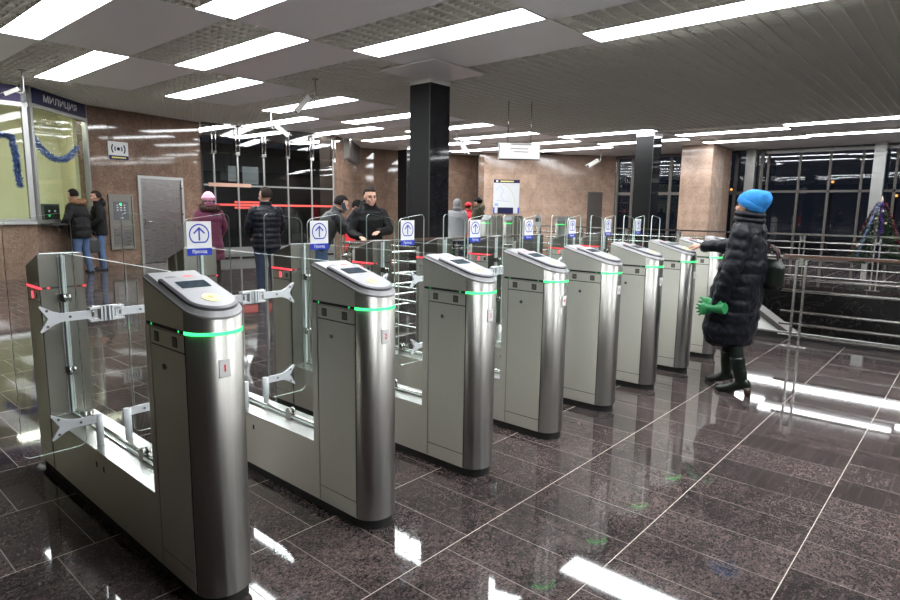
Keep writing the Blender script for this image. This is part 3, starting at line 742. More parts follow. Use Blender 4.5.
def gate_label(k):
    return ['brushed steel ticket turnstile numbered 1, nearest the camera at the near end of the row',
            'brushed steel ticket turnstile numbered 2, second in the row from the camera',
            'brushed steel ticket turnstile numbered 3, third in the row from the camera',
            'brushed steel ticket turnstile numbered 4, fourth in the row from the camera',
            'brushed steel ticket turnstile numbered 5, fifth in the row from the camera',
            'brushed steel ticket turnstile numbered 6, sixth in the row from the camera',
            'brushed steel ticket turnstile numbered 7, whose reader the blue-hatted woman reaches for',
            'brushed steel ticket turnstile numbered 8, last one visible before the blue-hatted woman',
            'ticket turnstile at the far end of the row, almost hidden by the blue-hatted woman'][k]
GRP = 'ticket turnstiles in the front row'
g1 = thing('turnstile', gate_label(0), 'turnstile', (XL0 + HW, Y0, 0), 0, GRP)
make_front(g1); make_reader(g1); make_rear(g1); make_middle(g1)
base_gate = [c for c in g1.children]
protos = {}
for k in range(9):
    if k == 0: t = g1
    else:
        t = thing('turnstile', gate_label(k), 'turnstile', (XL0 + HW + SP * k, Y0, 0), 0, GRP)
        for ch in base_gate:
            c = ch.copy(); COL.objects.link(c); c.parent = t
            for g in ch.children:
                d = g.copy(); COL.objects.link(d); d.parent = c
    if k < 2:
        before = set(t.children); make_gate(t, k > 0); protos[k] = [c for c in t.children if c not in before]
    else:
        for ch in protos[1]:
            c = ch.copy(); COL.objects.link(c); c.parent = t
            for g in ch.children:
                d = g.copy(); COL.objects.link(d); d.parent = c
    make_number(t, k + 1)

# far line of turnstiles in the second entrance hall
FG = [((12.72, 9.95), 'left of the three far turnstiles below the map board'), ((12.95, 9.4), 'middle of the three far turnstiles below the map board'), ((13.6, 8.2), 'right one of the three far turnstiles, beyond the map board')]
for (x, y), lb in FG:
    t = thing('turnstile', 'small distant steel turnstile, ' + lb, 'turnstile', (x, y, 0), math.radians(-72), 'far turnstiles below the map')
    for ch in base_gate:
        if ch.name.split('.')[0] in ('cabinet', 'reader_head', 'led_strip', 'rear_cabinet', 'rear_lid', 'base_beam', 'plinth', 'glass_panel'):
            c = ch.copy(); COL.objects.link(c); c.parent = t
    t.scale = (1.2, 0.55, 1.1)


# ------------------------------------------------------------------ railings
def railing(name, label, loc, rz, L, posts, rails, top, handrail=M_WOOD, hr=(0.045, 0.03), tabs=False, start=0.0, base_z=0.0, rail_r=0.016):
    """runs along local +y from the origin"""
    t = thing(name, label, 'railing', loc, rz, 'steel railings round the stairwell')
    for y in posts:
        mb = MB()
        for d in (-0.045, 0.045): mb.box(-0.02, 0.02, y + d - 0.012, y + d + 0.012, 0.012, top - 0.06, M_RAIL)
        mb.box(-0.05, 0.05, y - 0.13, y + 0.13, 0, 0.014, M_CHROME)
        mb.box(-0.03, 0.03, y - 0.02, y + 0.02, top - 0.12, top - 0.03, M_RAIL)
        mb.box(-0.035, 0.035, y - 0.1, y + 0.1, top - 0.022, top - 0.008, M_CHROME) if not tabs else mb.box(-0.03, 0.03, y - 0.03, y + 0.03, top - 0.16, top - 0.02, M_WHITE)
        mb.build('post', t)
    for z in rails:
        mb = MB(); mb.tube([(-0.03, start, z), (-0.03, L, z)], rail_r, M_CHROME, 10); mb.build('rail', t)
    mb = MB(); mb.box(-hr[0], hr[0], start, L, top - hr[1], top, handrail); mb.build('handrail', t)
    return t
railing('railing', 'steel railing with dark wooden handrail and five bars beside the blue-hatted woman', (7.66, 1.68, 0), PI, 8.5, [0.18, 2.0, 3.8, 5.6, 7.4], (0.13, 0.265, 0.405, 0.65, 0.78), 1.055)
railing('railing', 'long steel railing with round steel handrail on the far side of the stairwell', (14.72, -7, 0), 0, 19.0, [0.6 + 1.33 * k for k in range(14)], (0.2, 0.4, 0.6, 0.78, 0.92), 1.1, M_CHROME, (0.03, 0.035), True)
railing('railing', 'steel railing with many thin bars seen between turnstiles 2 and 3', (4.9, 4.45, 0), 0, 1.65, [0.2, 1.5], (0.15, 0.3, 0.45, 0.6, 0.75, 0.9), 1.08, M_RAIL)
railing('railing', 'railing the man in the black hooded jacket leans on', (4.95, 6.14, 0), -PI / 2, 4.6, [0.2, 1.6, 3.0, 4.4], (0.15, 0.3, 0.45, 0.6, 0.75, 0.9), 1.08, M_WOOD)
# pale flank of the stairs going down in the stairwell
mb = MB()
poly = [(3.1, 0.68), (-1.6, -2.5), (-1.6, -3.9), (3.1, -0.6)]
mb.prism(poly, 9.15, 9.4, M_STAIR, 'x')
mb.prism([(3.1, 0.68), (-1.6, -2.5), (-1.6, -2.42), (3.1, 0.76)], 9.12, 9.43, M_DKFRAME, 'x')
tag(mb.build('stair_balustrade'), 'pale sloping stair balustrade going down behind the blue-hatted woman', 'balustrade')
# ------------------------------------------------------------------ security cameras
def camera_on_pole(label, x, y, drop, heading, tilt, big=1.0):
    t = thing('security_camera', label, 'security camera', (x, y, CEIL), heading, 'ceiling security cameras')
    mb = MB(); mb.cyl((0, 0, -0.012), (0, 0, 0.0), 0.06, M_CAM, 16)
    mb.tube([(0, 0, -0.01), (0, 0, -drop + 0.06), (0, 0.02, -drop + 0.015), (0, 0.06, -drop), (0, 0.12, -drop + 0.02), (0, 0.16, -drop + 0.06)], 0.013, M_CAM, 10); mb.build('bracket', t)
    Mx = Matrix.Translation((0, 0.17, -drop + 0.02)) @ Matrix.Rotation(tilt, 4, 'X')
    mb = MB(); mb.box(-0.045 * big, 0.045 * big, -0.1, 0.24 * big, -0.04 * big, 0.04 * big, M_CAM, Mx); mb.box(-0.052 * big, 0.052 * big, -0.1, 0.29 * big, 0.04 * big, 0.05 * big, M_CAM, Mx)
    b = mb.build('housing', t)
    mb = MB(); mb.tube([(0, 0.24 * big, 0), (0, 0.246 * big, 0)], 0.03 * big, M_BLK, 14, M=Mx); mb.build('lens', b)
    return t
camera_on_pole('security camera on a hooked pole left of the big black column', 6.94, 9.39, 0.42, math.radians(62), math.radians(-48), 1.1)
camera_on_pole('white security camera hanging before the glazed entrance', 8.51, 13.3, 0.42, math.radians(-115), math.radians(-36), 1.2)
camera_on_pole('small security camera hanging just right of the big black column', 13.96, 12.04, 0.42, math.radians(200), math.radians(-60), 1.2)
camera_on_pole('security camera hanging near the far grey door', 21.3, 11.2, 0.45, math.radians(50), math.radians(-30), 1.5)
camera_on_pole('security camera hanging in front of the violet booth fascia', 3.33, 12.9, 0.4, math.radians(100), math.radians(-30), 0.7)

# ------------------------------------------------------------------ signs, terminal, map, lightbox
aw = ang_w
def on_wall(s, z, y=-0.012): return Matrix.Translation((s, y, z))
mb = MB(); mb.box(0.5, 1.0, -0.02, -0.002, 2.6, 3.03, M_WHITE); mb.box(0.5, 1.0, -0.022, -0.02, 2.6, 2.7, M_NAVY)
cx, cz = 0.75, 2.86
n = 20
a = mb.ring([(cx + 0.042 * math.cos(2 * PI * k / n), -0.022, cz + 0.042 * math.sin(2 * PI * k / n)) for k in range(n)]); mb.face(a, M_NAVY)
for R_, w_ in ((0.105, 0.03), (0.185, 0.034)):
    for s0 in (0, PI):
        A = [(s0 - 0.62 + 1.24 * k / 10) for k in range(11)]
        o_ = mb.ring([(cx + R_ * math.cos(q), -0.022, cz + R_ * math.sin(q) * 1.0) for q in A]); i_ = mb.ring([(cx + (R_ - w_) * math.cos(q), -0.022, cz + (R_ - w_) * math.sin(q)) for q in A])
        for k in range(10): mb.face([o_[k], o_[k + 1], i_[k + 1], i_[k]], M_NAVY)
for k in range(8): mb.box(0.57 + k * 0.046, 0.57 + k * 0.046 + 0.036, -0.0235, -0.022, 2.635, 2.665, M_YTXT)
tag(mb.build('alarm_sign', None, (*S1, 0), (0, 0, aw), fix=False), 'white square sign with black dot and sound arcs over the wall terminal', 'sign')
t = thing('wall_terminal', 'steel framed service terminal with small screen beside the steel door', 'terminal', (*S1, 0), aw)
mb = MB(); mb.box(0.4, 1.03, -0.03, -0.001, 0.4, 1.76, M_STEELREAR)
for a in ((0.4, 0.44, 0.4, 1.76), (0.99, 1.03, 0.4, 1.76), (0.44, 0.99, 1.72, 1.76), (0.44, 0.99, 0.4, 0.44), (0.44, 0.99, 0.98, 1.01)): mb.box(a[0], a[1], -0.05, -0.03, a[2], a[3], M_STEELREAR)
mb.build('cabinet', t)
mb = MB(); mb.box(0.52, 0.9, -0.035, -0.03, 1.13, 1.58, M_DKPL)
for r_ in range(3):
    for c_ in range(3): mb.box(0.6 + c_ * 0.09, 0.64 + c_ * 0.09, -0.038, -0.035, 1.36 + r_ * 0.06, 1.385 + r_ * 0.06, M_GTXT)
mb.box(0.68, 0.72, -0.04, -0.035, 1.5, 1.54, M_GREEN); mb.box(0.66, 0.76, -0.04, -0.035, 1.17, 1.19, M_WHITE); mb.build('screen', t)
mb = MB(); mb.box(0.5, 0.94, -0.04, -0.03, 0.5, 0.94, M_DOORST); mb.build('access_panel', t)
# map board on the far wall
t = thing('map_board', 'white map board with navy header and footer on the far brown wall', 'map board', (*LW0, 0), ang_l)
mb = MB(); mb.box(0.6, 1.68, -0.06, -0.002, 1.38, 2.74, M_MAPW); mb.build('board', t)
mb = MB(); mb.box(0.6, 1.68, -0.064, -0.06, 2.61, 2.74, M_NAVY); mb.box(0.7, 0.78, -0.066, -0.064, 2.64, 2.71, M_WHITE)
for k in range(9): mb.box(0.88 + k * 0.062, 0.93 + k * 0.062, -0.066, -0.064, 2.65, 2.7, M_YTXT)
mb.build('header', t)
mb = MB(); mb.box(0.6, 0.66, -0.064, -0.06, 1.38, 1.62, M_BLUE); mb.box(0.78, 1.44, -0.064, -0.06, 1.38, 1.62, M_NAVY); mb.box(1.62, 1.68, -0.064, -0.06, 1.38, 1.62, M_BLUE); mb.build('footer', t)
mb = MB()
def mline(pts, w_, m):
    for (a, b), (c, d) in zip(pts, pts[1:]):
        dx, dz = c - a, d - b; l_ = math.hypot(dx, dz); nx, nz = -dz / l_ * w_, dx / l_ * w_
        mb.mesh([(a + nx, -0.0615, b + nz), (c + nx, -0.0615, d + nz), (c - nx, -0.0615, d - nz), (a - nx, -0.0615, b - nz)], [(0, 1, 2, 3)], m)
mline([(0.95, 2.58), (1.2, 2.45), (1.36, 2.25), (1.48, 2.0), (1.52, 1.7)], 0.012, M_MAPLINE)
mline([(0.68, 2.3), (0.9, 2.48), (1.0, 2.3), (0.9, 2.05), (1.05, 1.9)], 0.008, M_MAPBLUE); mline([(0.72, 1.9), (1.3, 1.86)], 0.008, M_MAPBLUE)
mb.box(0.66, 0.8, -0.062, -0.0605, 1.68, 1.78, M_MAPBLUE); mb.build('map_lines', t, fix=False)
# lightbox sign hanging from the ceiling, square to the diagonal wall
hs = thing('hanging_sign', 'white lightbox sign hanging from the ceiling before the far wall', 'hanging sign', (11.0, 7.72, 0), ang_l)
mb = MB(); mb.box(-0.45, 0.45, -0.06, 0.06, 2.59, 2.93, M_TRIM); mb.build('box', hs)
mb = MB(); mb.box(-0.44, 0.44, -0.064, -0.06, 2.6, 2.92, M_LBOX); mb.box(-0.45, 0.45, -0.066, -0.06, 2.575, 2.595, M_NAVY)
for (z, k0, k1, h_) in ((2.885, -3, 4, 0.028), (2.8, -3, 3, 0.018), (2.735, -2, 3, 0.018)):
    for k in range(k0 * 2, k1 * 2): mb.box(k * 0.032, k * 0.032 + 0.024, -0.0655, -0.064, z, z + h_, M_GTXT)
mb.build('face', hs, fix=False)
for x in (-0.25, 0.25):
    mb = MB(); mb.cyl((x, 0, 2.93), (x, 0, CEIL), 0.01, M_CHROME, 8); mb.build('rod', hs)
t = thing('notice_sign', 'small white notice on a post among the far turnstiles', 'sign', (11.95, 7.8, 0), ang_l)
mb = MB(); mb.box(-0.08, 0.08, -0.015, 0.0, 1.16, 1.4, M_WHITE); mb.box(-0.06, 0.06, -0.018, -0.015, 1.25, 1.34, M_DKPL); mb.build('plate', t)
mb = MB(); mb.cyl((0, 0.012, 0), (0, 0.012, 1.3), 0.012, M_CHROME, 8); mb.cyl((0, 0.012, 0), (0, 0.012, 0.012), 0.1, M_CHROME, 16); mb.build('post', t)

# ------------------------------------------------------------------ police booth contents
t = thing('monitor', 'small black monitor with green lights on the police booth counter', 'monitor', (4.2, 15.12, 1.1), math.radians(20))
mb = MB(); mb.box(-0.18, 0.18, -0.05, 0.06, 0.03, 0.4, M_DKPL); mb.box(-0.1, 0.1, -0.06, 0.08, 0, 0.03, M_BLK); mb.build('case', t)
mb = MB(); mb.box(-0.16, 0.16, -0.056, -0.05, 0.07, 0.37, M_BLK)
for x, z in ((-0.06, 0.15), (-0.06, 0.25), (0.07, 0.25)): mb.box(x - 0.02, x + 0.02, -0.06, -0.056, z - 0.02, z + 0.02, M_GDIM if z < 0.2 else M_GTXT)
mb.build('screen', t)
def tinsel(name, label, pts, r, m, group, n=2400, seed=1, parent=None):
    rnd = random.Random(seed); mb = MB()
    P = [Vector(p) for p in pts]
    mb.tube(P, r * 0.25, m, 6)
    seg = [(b - a).length for a, b in zip(P, P[1:])]; tot = sum(seg)
    for _ in range(n):
        d = rnd.random() * tot; i = 0
        while d > seg[i] and i < len(seg) - 1: d -= seg[i]; i += 1
        c = P[i].lerp(P[i + 1], d / seg[i])
        v = Vector((rnd.gauss(0, 1), rnd.gauss(0, 1), rnd.gauss(0, 1))).normalized() * r * (0.7 + 0.5 * rnd.random())
        w_ = v.cross(Vector((rnd.gauss(0, 1), rnd.gauss(0, 1), rnd.gauss(0, 1)))).normalized() * r * 0.16
        vs_ = [mb.bm.verts.new(c + q) for q in (-w_, w_, v + w_ * 0.4, v - w_ * 0.4)]
        mb.face(vs_, m)
    return tag(mb.build(name, parent, fix=False), label, 'tinsel', group)
def catenary(a, b, sag, n=14):
    a, b = Vector(a), Vector(b)
    return [a.lerp(b, k / n) - Vector((0, 0, sag * 4 * (k / n) * (1 - k / n))) for k in range(n + 1)]
sd = (Vector((*S1, 0)) - Vector((*K1, 0))).normalized(); nv = Vector((-sd.y, sd.x, 0)) * 0.14
q0 = Vector((*K1, 3.06)) + sd * 0.14 + nv; q1 = Vector((*K1, 2.8)) + sd * 2.08 + nv
tinsel('tinsel_garland', 'blue tinsel garland swagged across the slanted police booth window', catenary(q0, q1, 0.46), 0.075, M_TINB, 'blue tinsel in the booth', 2600, 3)
tinsel('tinsel_garland', 'blue tinsel garland hanging in the left police booth window', [(3.0, 14.6, 2.55), (3.2, 14.62, 2.76), (3.36, 14.63, 2.84), (3.5, 14.64, 2.8), (3.55, 14.64, 2.5), (3.56, 14.64, 2.15), (3.58, 14.64, 1.85)], 0.075, M_TINB, 'blue tinsel in the booth', 2200, 4)

# ------------------------------------------------------------------ christmas tree by the right window
TX, TY = 19.6, 2.12
t = thing('christmas_tree', 'decorated dark green christmas tree in front of the right windows', 'christmas tree', (TX, TY, 0))
mb = MB(); mb.cyl((0, 0, 0), (0, 0, 1.8), 0.03, M_DKTR, 8); mb.cyl((0, 0, 0), (0, 0, 0.22), 0.16, M_BLK, 16); mb.build('trunk', t)
rnd = random.Random(5); mb = MB()
def tree_r(z): return 0.05 + 0.56 * (1 - (z - 0.25) / 1.6) ** 0.8 if z < 1.85 else 0.05
for _ in range(9000):
    z = 0.25 + 1.6 * (1 - math.sqrt(rnd.random())); a = rnd.random() * 2 * PI; rr = tree_r(z) * (0.45 + 0.6 * rnd.random())
    c = Vector((rr * math.cos(a), rr * math.sin(a), z)); d = Vector((math.cos(a), math.sin(a), rnd.uniform(-0.5, 0.5))) * 0.07
    w_ = Vector((-math.sin(a), math.cos(a), rnd.uniform(-1, 1))) * 0.014
    mb.face([mb.bm.verts.new(c + q) for q in (-w_, w_, d)], M_NEEDLE)
mb.build('needles', t, fix=False)
mb = MB(); mb.tube([(0, 0, 1.82), (0, 0, 1.9), (0, 0, 2.02)], [0.03, 0.022, 0.004], M_GOLD, 8); mb.build('tree_topper', t)
def strand(a):
    return [(TX + tree_r(z) * 1.06 * math.cos(a), TY + tree_r(z) * 1.06 * math.sin(a), z) for z in [1.84 - 0.1 * k for k in range(15)]]
va = math.atan2(-TY, -TX)
for da, m_, lb, sd_ in ((-0.75, M_TINW, 'pale blue tinsel strand down the left of the christmas tree', 1), (0.12, M_TINP, 'purple tinsel strand down the middle of the christmas tree', 2), (1.2, M_TINR, 'red tinsel strand down the right of the christmas tree', 3), (-1.5, M_TINR, 'dark red tinsel strand on the left edge of the christmas tree', 4)):
    tinsel('tinsel_strand', lb, strand(va + da), 0.05, m_, 'tinsel on the christmas tree', 900, sd_)
for k, (da, z) in enumerate(((-0.35, 1.42), (0.45, 1.3), (-0.1, 0.8), (0.9, 0.95), (-1.0, 0.7), (0.2, 1.62))):
    a = va + da; rr = tree_r(z) * 1.05
    mb = MB(); mb.ball((0, 0, 0), 0.032, M_GOLD, None, 10)
    tag(mb.build('bauble', None, (TX + rr * math.cos(a), TY + rr * math.sin(a), z)), 'pale round bauble hanging on the christmas tree', 'bauble', 'baubles on the christmas tree')

# ------------------------------------------------------------------ planter by the entrance, street lamps outside
t = thing('planter', 'black floor box with spiky plants left of the second passage sign', 'planter', (9.9, 13.75, 0), math.radians(-40))
mb = MB(); mb.box(-0.22, 0.22, -0.14, 0.14, 0, 0.32, M_BLK); mb.build('box', t)
mb = MB()
for k in range(70):
    x, y = random.uniform(-0.2, 0.2), random.uniform(-0.12, 0.12); mb.mesh([(x - 0.012, y, 0.32), (x + 0.012, y, 0.32), (x + random.uniform(-0.04, 0.04), y, 0.43)], [(0, 1, 2)], M_NEEDLE)
mb.build('plants', t, fix=False)
for (x, y, z, lb) in ((30.5, 9.2, 2.6, 'orange street lamp glowing outside, left of the brown granite pier'), (31, 2.9, 2.3, 'orange street lamp glowing outside the right windows'), (31, 5.2, 2.9, 'orange street lamp outside near the silver column')):
    t = thing('street_lamp', lb, 'street lamp', (x, y, -0.02), 0, 'street lamps outside')
    mb = MB(); mb.cyl((0, 0, 0), (0, 0, z), 0.04, M_DKFRAME, 8); mb.build('pole', t)
    mb = MB(); mb.ball((0, 0, z + 0.04), 0.06, M_WARM, None, 12); mb.build('lamp_head', t)

# ------------------------------------------------------------------ people
def tube_rings(mb, pts, radii, m, n=14, M=None, round_ends=True, q=None):
    """closed limb through the points with a radius each; q = (pitch, depth) quilts it"""
    P = [Vector(p) for p in pts]
    # resample
    dense = []
    for i in range(len(P) - 1):
        L = (P[i + 1] - P[i]).length; k = max(1, int(L / 0.018))
        for j in range(k): dense.append((P[i].lerp(P[i + 1], j / k), radii[i] + (radii[i + 1] - radii[i]) * j / k))
    dense.append((P[-1], radii[-1]))
    # smooth the bends
    for _ in range(4):
        dense = [dense[0]] + [((dense[i - 1][0] + dense[i][0] * 2 + dense[i + 1][0]) / 4, (dense[i - 1][1] + dense[i][1] * 2 + dense[i + 1][1]) / 4) for i in range(1, len(dense) - 1)] + [dense[-1]]
    if q:
        s = 0; out = []
        for i, (p, r) in enumerate(dense):
            if i: s += (p - dense[i - 1][0]).length
            out.append((p, r * (1 - q[1] * (1 - abs(math.sin(PI * s / q[0])) ** 0.6))))
        dense = out
    if round_ends:
        d0 = (dense[0][0] - dense[1][0]).normalized(); d1 = (dense[-1][0] - dense[-2][0]).normalized(); r0, r1 = dense[0][1], dense[-1][1]
        dense = [(dense[0][0] + d0 * r0 * 0.8, r0 * 0.4), (dense[0][0] + d0 * r0 * 0.45, r0 * 0.8)] + dense + [(dense[-1][0] + d1 * r1 * 0.45, r1 * 0.8), (dense[-1][0] + d1 * r1 * 0.8, r1 * 0.4)]
    mb.tube([p for p, r in dense], [r for p, r in dense], m, n, True, True, M)
def torso(mb, sl, m, M=None, n=28, q=None, pw=0.85):
    """stack of rounded sections (z, half width, half depth, y centre[, x centre]); q = (pitch, depth)"""
    zs = [s[0] for s in sl]; rings = []; N_ = max(2, int((zs[-1] - zs[0]) / 0.012))
    for k in range(N_ + 1):
        z = zs[0] + (zs[-1] - zs[0]) * k / N_
        i = max(j for j in range(len(sl) - 1) if zs[j] <= z + 1e-9) if z < zs[-1] else len(sl) - 2
        t = (z - zs[i]) / (zs[i + 1] - zs[i]); t = max(0, min(1, t)); t = t * t * (3 - 2 * t)
        v = [a + (b - a) * t for a, b in zip(sl[i], sl[i + 1])]
        f = 1 - q[1] * (1 - abs(math.sin(PI * (z - zs[0]) / q[0])) ** 0.55) if q else 1
        pts = []
        for j in range(n):
            a = 2 * PI * j / n; c, s_ = math.cos(a), math.sin(a)
            p = Vector(((v[4] if len(v) > 4 else 0) + v[1] * f * math.copysign(abs(c) ** pw, c), v[3] + v[2] * f * math.copysign(abs(s_) ** pw, s_), z))
            pts.append(M @ p if M else p)
        rings.append(mb.ring(pts))
    mb.skin(rings, m)
def remeshed(mb, name, parent, voxel, smooth=2, wrinkle=0.0, wscale=9, keep_mat=None):
    """fuse the overlapping closed shells into one continuous skin"""
    bmesh.ops.recalc_face_normals(mb.bm, faces=mb.bm.faces)
    mats = mb.mats[:]
    me = bpy.data.meshes.new(name); mb.bm.to_mesh(me); mb.bm.free()
    o = bpy.data.objects.new(name + '_tmp', me); COL.objects.link(o)
    md = o.modifiers.new('r', 'REMESH'); md.mode = 'VOXEL'; md.voxel_size = voxel; md.use_smooth_shade = True
    if smooth: sm = o.modifiers.new('s', 'SMOOTH'); sm.factor = 0.5; sm.iterations = smooth
    bpy.context.view_layer.update()
    dg = bpy.context.evaluated_depsgraph_get(); dg.update()
    m2 = bpy.data.meshes.new_from_object(o.evaluated_get(dg)); m2.name = name
    bpy.data.objects.remove(o); bpy.data.meshes.remove(me)
    m2.materials.clear(); m2.materials.append(mats[0])
    if wrinkle:
        nv_ = [(v.co.copy(), v.normal.copy()) for v in m2.vertices]; flat_ = []
        for c_, n_ in nv_:
            flat_.extend(c_ + n_ * (noise.noise(c_ * wscale) + 0.5 * noise.noise(c_ * wscale * 2.3)) * wrinkle)
        m2.vertices.foreach_set('co', flat_)
    m2.polygons.foreach_set('use_smooth', [True] * len(m2.polygons)); m2.update()
    return link(name, m2, parent)
def frame(origin, fwd, up):
    f = Vector(fwd).normalized(); u = Vector(up); u = (u - f * u.dot(f)).normalized(); r = f.cross(u)
    return Matrix(((r.x, f.x, u.x, origin[0]), (r.y, f.y, u.y, origin[1]), (r.z, f.z, u.z, origin[2]), (0, 0, 0, 1)))
def hand(mb, wrist, fwd, back, thumb, m, sc=1.0, curl=0.5, spread=0.12, fat=1.0):
    """palm and five fingers; fwd = pointing direction, back = normal of the back of the hand, thumb = +1/-1 side"""
    F_ = frame(wrist, fwd, back) @ Matrix.Scale(sc, 4)
    # palm: flattened lofted block
    rings = []
    for y, hw, ht in ((-0.02, 0.024, 0.02), (0.01, 0.028, 0.018), (0.045, 0.038, 0.016), (0.075, 0.041, 0.014), (0.09, 0.039, 0.011)):
        rings.append(mb.ring([F_ @ Vector((hw * fat * math.cos(2 * PI * k / 14), y, ht * fat * math.sin(2 * PI * k / 14))) for k in range(14)]))
    mb.skin(rings, m)
    for i, (x, L) in enumerate(((-0.031, 0.074), (-0.0105, 0.084), (0.0105, 0.078), (0.031, 0.062))):
        L = L if thumb < 0 else (0.074, 0.084, 0.078, 0.062)[3 - i] if False else L
        x = x * (-thumb) * -1 if False else x * (1 if thumb < 0 else -1)
        p = Vector((x, 0.075, 0)); a = 0.0; dirx = x * spread / 0.03
        pts = [p]
        for seg, c in ((0.46, 0.35), (0.3, 0.55), (0.24, 0.4)):
            a += curl * c * 1.5
            p = p + Vector((dirx * math.cos(a), math.cos(a), -math.sin(a))).normalized() * L * seg * 1.05
            pts.append(p)
        rr = 0.0088 * fat
        tube_rings(mb, [F_ @ q for q in pts], [rr * sc, rr * 0.96 * sc, rr * 0.88 * sc, rr * 0.75 * sc], m, 8)
    tx = thumb
    pts = [Vector((0.022 * tx, 0.012, -0.004)), Vector((0.046 * tx, 0.038, -0.012)), Vector((0.056 * tx, 0.066, -0.018 - 0.01 * curl)), Vector((0.052 * tx, 0.09, -0.022 - 0.02 * curl))]
    tube_rings(mb, [F_ @ q for q in pts], [0.0125 * sc * fat, 0.0115 * sc * fat, 0.0098 * sc * fat, 0.008 * sc * fat], m, 8)
def head(mb, Mh, m):
    """skull, jaw, nose, brow and ears in head space: +y is forward, origin between the ears at eye height"""
    def sk(v):
        if v.y > 0 and v.z < 0: v = Vector((v.x * (1 - 0.22 * min(1, -v.z / 0.1)), v.y, v.z))
        return v
    mb.ball((0, -0.012, 0.022), (0.076, 0.096, 0.098), m, Mh, 20)
    mb.ball((0, 0.026, -0.045), (0.058, 0.062, 0.07), m, Mh, 18, sk)
    mb.ball((0, 0.05, -0.092), (0.03, 0.034, 0.022), m, Mh, 12)                # chin
    mb.ball((0, 0.07, 0.024), (0.052, 0.02, 0.016), m, Mh, 12)                 # brow
    for s in (-1, 1):
        mb.ball((s * 0.038, 0.058, -0.03), (0.024, 0.026, 0.024), m, Mh, 12)   # cheek
        mb.ball((s * 0.078, -0.01, -0.004), (0.01, 0.02, 0.032), m, Mh, 12)    # ear
    mb.tube([Mh @ Vector(p) for p in ((0, 0.078, 0.018), (0, 0.094, -0.008), (0, 0.104, -0.028), (0, 0.084, -0.036))], [0.009, 0.011, 0.0145, 0.009], m, 10)
    mb.ball((0, 0.082, -0.06), (0.024, 0.012, 0.009), m, Mh, 12)               # lips swell
def face_parts(t, Mh):
    for s in (-1, 1):
        mb = MB(); mb.ball((s * 0.032, 0.076, 0.002), (0.0135, 0.009, 0.0075), M_EYE, Mh, 12); mb.build('eye', t)
        mb = MB(); mb.tube([Mh @ Vector(p) for p in ((s * 0.014, 0.091, 0.02), (s * 0.034, 0.086, 0.027), (s * 0.052, 0.07, 0.02))], [0.004, 0.005, 0.003], M_HAIRD, 8); mb.build('eyebrow', t)
    mb = MB(); mb.ball((0, 0.09, -0.061), (0.021, 0.008, 0.0055), M_LIP, Mh, 12); mb.build('mouth', t)
def hair_cap(t, Mh, m, low=-0.06, front=0.05, size=1.0, name='hair'):
    mb = MB()
    def f(v):
        if (v.y > 0.015 and v.z < front) or v.z < low: return v * 0.78
        return v * (1 + 0.03 * noise.noise(v * 60))
    mb.ball((0, -0.016, 0.026), (0.088 * size, 0.107 * size, 0.112 * size), m, Mh, 30, f)
    return mb.build(name, t)
def hat_cap(t, Mh, m, brim=0.03, tall=1.0, fat=1.08, name='knit_hat', tilt=0.0, slouch=0.0):
    mb = MB()
    Mt = Mh @ Matrix.Rotation(tilt, 4, 'X')
    def f(v):
        if v.z < brim - 0.03: return v * 0.8
        k = max(0, v.z) / 0.1
        return Vector((v.x, v.y - slouch * k * k, v.z * tall)) * (1 + 0.02 * noise.noise(v * 40))
    mb.ball((0, -0.016, 0.026), (0.084 * fat, 0.103 * fat, 0.107 * fat), m, Mt, 30, f)
    rg = []
    for z, r in ((brim - 0.012, 1.03), (brim - 0.004, 1.09), (brim + 0.028, 1.1), (brim + 0.04, 1.03)):
        cz = math.sqrt(max(0.05, 1 - (z / 0.115) ** 2)) if z > 0 else 1
        rg.append(mb.ring([Mt @ Vector((0.084 * fat * r * cz * math.cos(2 * PI * k / 28), -0.016 + 0.103 * fat * r * cz * math.sin(2 * PI * k / 28), 0.026 + z)) for k in range(28)]))
    mb.skin(rg, m)
    return mb.build(name, t)
def fur_ring(t, pts, r, m, n=1500, seed=2, name='fur_trim'):
    rnd = random.Random(seed); mb = MB(); P = [Vector(p) for p in pts]
    mb.tube(P, r * 0.7, m, 10)
    for _ in range(n):
        i = rnd.randrange(len(P) - 1); c = P[i].lerp(P[i + 1], rnd.random()); d = Vector((rnd.gauss(0, 1), rnd.gauss(0, 1), rnd.gauss(0, 1))).normalized()
        w_ = d.cross(Vector((rnd.gauss(0, 1), rnd.gauss(0, 1), 1))).normalized() * r * 0.09
        mb.mesh([c + d * r * 0.6 - w_, c + d * r * 0.6 + w_, c + d * r * (1.05 + 0.35 * rnd.random())], [(0, 1, 2)], m)
    return mb.build(name, t, fix=False)

